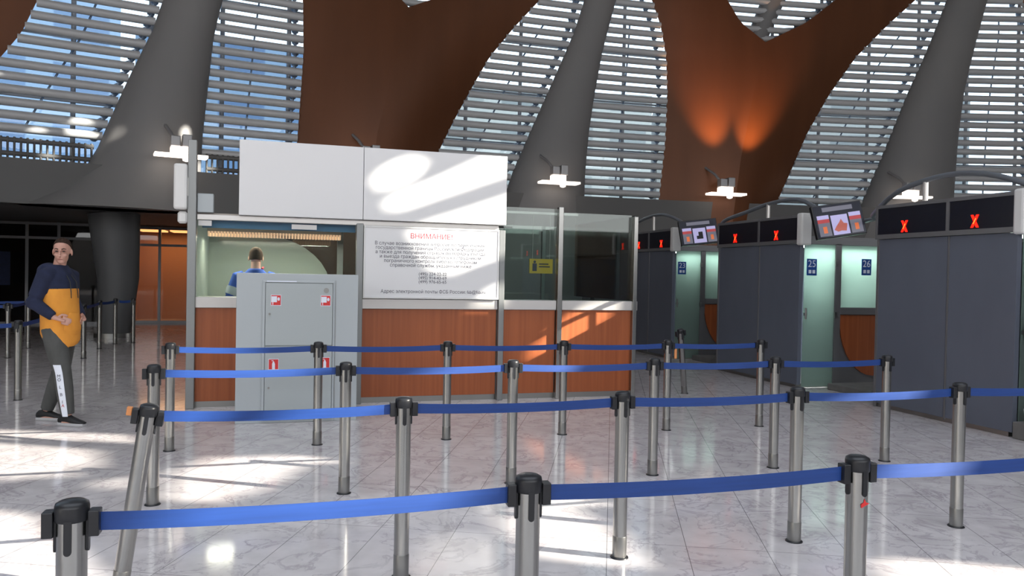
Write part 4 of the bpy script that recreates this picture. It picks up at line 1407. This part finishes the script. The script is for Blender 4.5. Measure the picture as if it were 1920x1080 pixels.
for z, w0, d in [(0.87, 0.19, 0.155), (0.93, 0.185, 0.172), (1.02, 0.15, 0.168), (1.1, 0.1, 0.15)]:
    pk.append([(0.03 + d * math.cos(a * w0 / 0.19), d * 0.98 * math.sin(a * w0 / 0.19), z) for a in [R(-52 + 104 * k / 10) for k in range(11)]] + [(0.05, 0.12, z), (0.05, -0.12, z)])
pouch.rings(pk)
low = yl.build('hoodie_lower', M['mustard'], man)
fuse(low, 0.011, 3)
pch = pouch.build('front_pocket', M['mustard'], low)
fuse(pch, 0.01, 4)
ds = MB()
for y in (-0.045, 0.045):
    ds.tube([(0.098, y * 0.7, 1.47), (0.15, y, 1.4), (0.163, y * 1.05, 1.3), (0.168, y * 1.1, 1.24)], 0.0045, 6)
ds.build('drawstrings', M['black_plastic'], hood)
# white lettered stripe down the outer side of the near leg
h_, k_, a_ = [Vector(q) for q in man_style['legs'][0]]
st = MB()
rows = []
N_ = 14
centre = []
for k in range(N_ + 1):
    u = k / N_
    z = 0.6 - 0.5 * u
    if z > k_.z:
        f = (h_.z - z) / (h_.z - k_.z)
        c = h_.lerp(k_, f)
        r_ = lin([(0.102, 0.35), (0.088, 0.75), (0.08, 1.0)], f)
    else:
        f = (k_.z - z) / (k_.z - a_.z)
        c = k_.lerp(a_, min(f, 1))
        r_ = lin([(0.08, 0.0), (0.077, 0.4), (0.066, 0.8), (0.06, 0.97)], f)
    ring = []
    for sgn in range(5):
        a = R(-98 + 11 * sgn - 0)
        ring.append(Vector((c.x + (r_ + 0.006) * math.cos(a), c.y + (r_ + 0.006) * math.sin(a), z)))
    centre.append((ring[2], R(-76)))
    ring += [q + Vector((0.0, 0.004, 0)) for q in ring[::-1]]
    rows.append(ring)
st.rings(rows, False)
stripe = st.build('leg_stripe', M['sticker_white'], tro)
stripe['label'] = 'white lettered stripe'
for k, ch in enumerate('MOLBIA'):
    p, a = centre[3 + int(1.75 * k)]
    text('letter', ch, 0.042, M['ink'] if ch != 'A' else M['ink_red'], stripe, (p.x + 0.004 * math.cos(a), p.y - 0.005, p.z), (R(90), 0, a + R(90)))

# man inside the booth, seen from behind
off_style = dict(
    head_yaw=R(0), hairline=0.1, trousers='navy', toes=(0, 0), nod=14,
    legs=[((0.0, -0.095, 0.93), (0.02, -0.1, 0.52), (0.0, -0.1, 0.1)), ((0.0, 0.095, 0.93), (0.02, 0.1, 0.52), (0.0, 0.1, 0.1))],
    arms=[((-0.01, -0.2, 1.46), (-0.03, -0.27, 1.17), (0.17, -0.25, 1.04), (1, 0.1, -0.1), (0, 1, 0), (0, 0, 1)),
          ((-0.01, 0.2, 1.46), (-0.06, 0.3, 1.18), (0.15, 0.27, 1.05), (1, -0.1, -0.1), (0, -1, 0), (0, 0, 1))],
    top=[(0.88, 0.0, 0.14, 0.19), (1.05, 0.0, 0.135, 0.185), (1.25, 0.0, 0.14, 0.2), (1.38, -0.005, 0.142, 0.21), (1.46, -0.015, 0.12, 0.2), (1.52, -0.02, 0.09, 0.125), (1.57, -0.02, 0.075, 0.08)],
)
off, tp, tro2 = person((-0.34, 9.95, 0.0), R(90), 'dark haired person in blue jacket seen from behind inside the booth', off_style)
jk = fuse(tp.build('jacket', M['blue_jacket'], off), 0.011, 5)
pl = MB()
for (shd, el, wr, *_r) in off_style['arms']:
    s0, e0, w0 = Vector(shd), Vector(el), Vector(wr)
    pl.tube([s0.lerp(e0, 0.45), s0.lerp(e0, 0.75), e0, e0.lerp(w0, 0.5), e0.lerp(w0, 0.95)], [0.081, 0.077, 0.073, 0.066, 0.052], 16)
pl.build('pale_sleeves', M['pale_sleeve'], jk)
MB().tube([(-0.06, -0.075, 1.57), (0.0, -0.088, 1.585), (0.05, -0.075, 1.56), (0.1, -0.05, 1.48)], 0.012, 8).build('lanyard', M['red_cord'], jk)
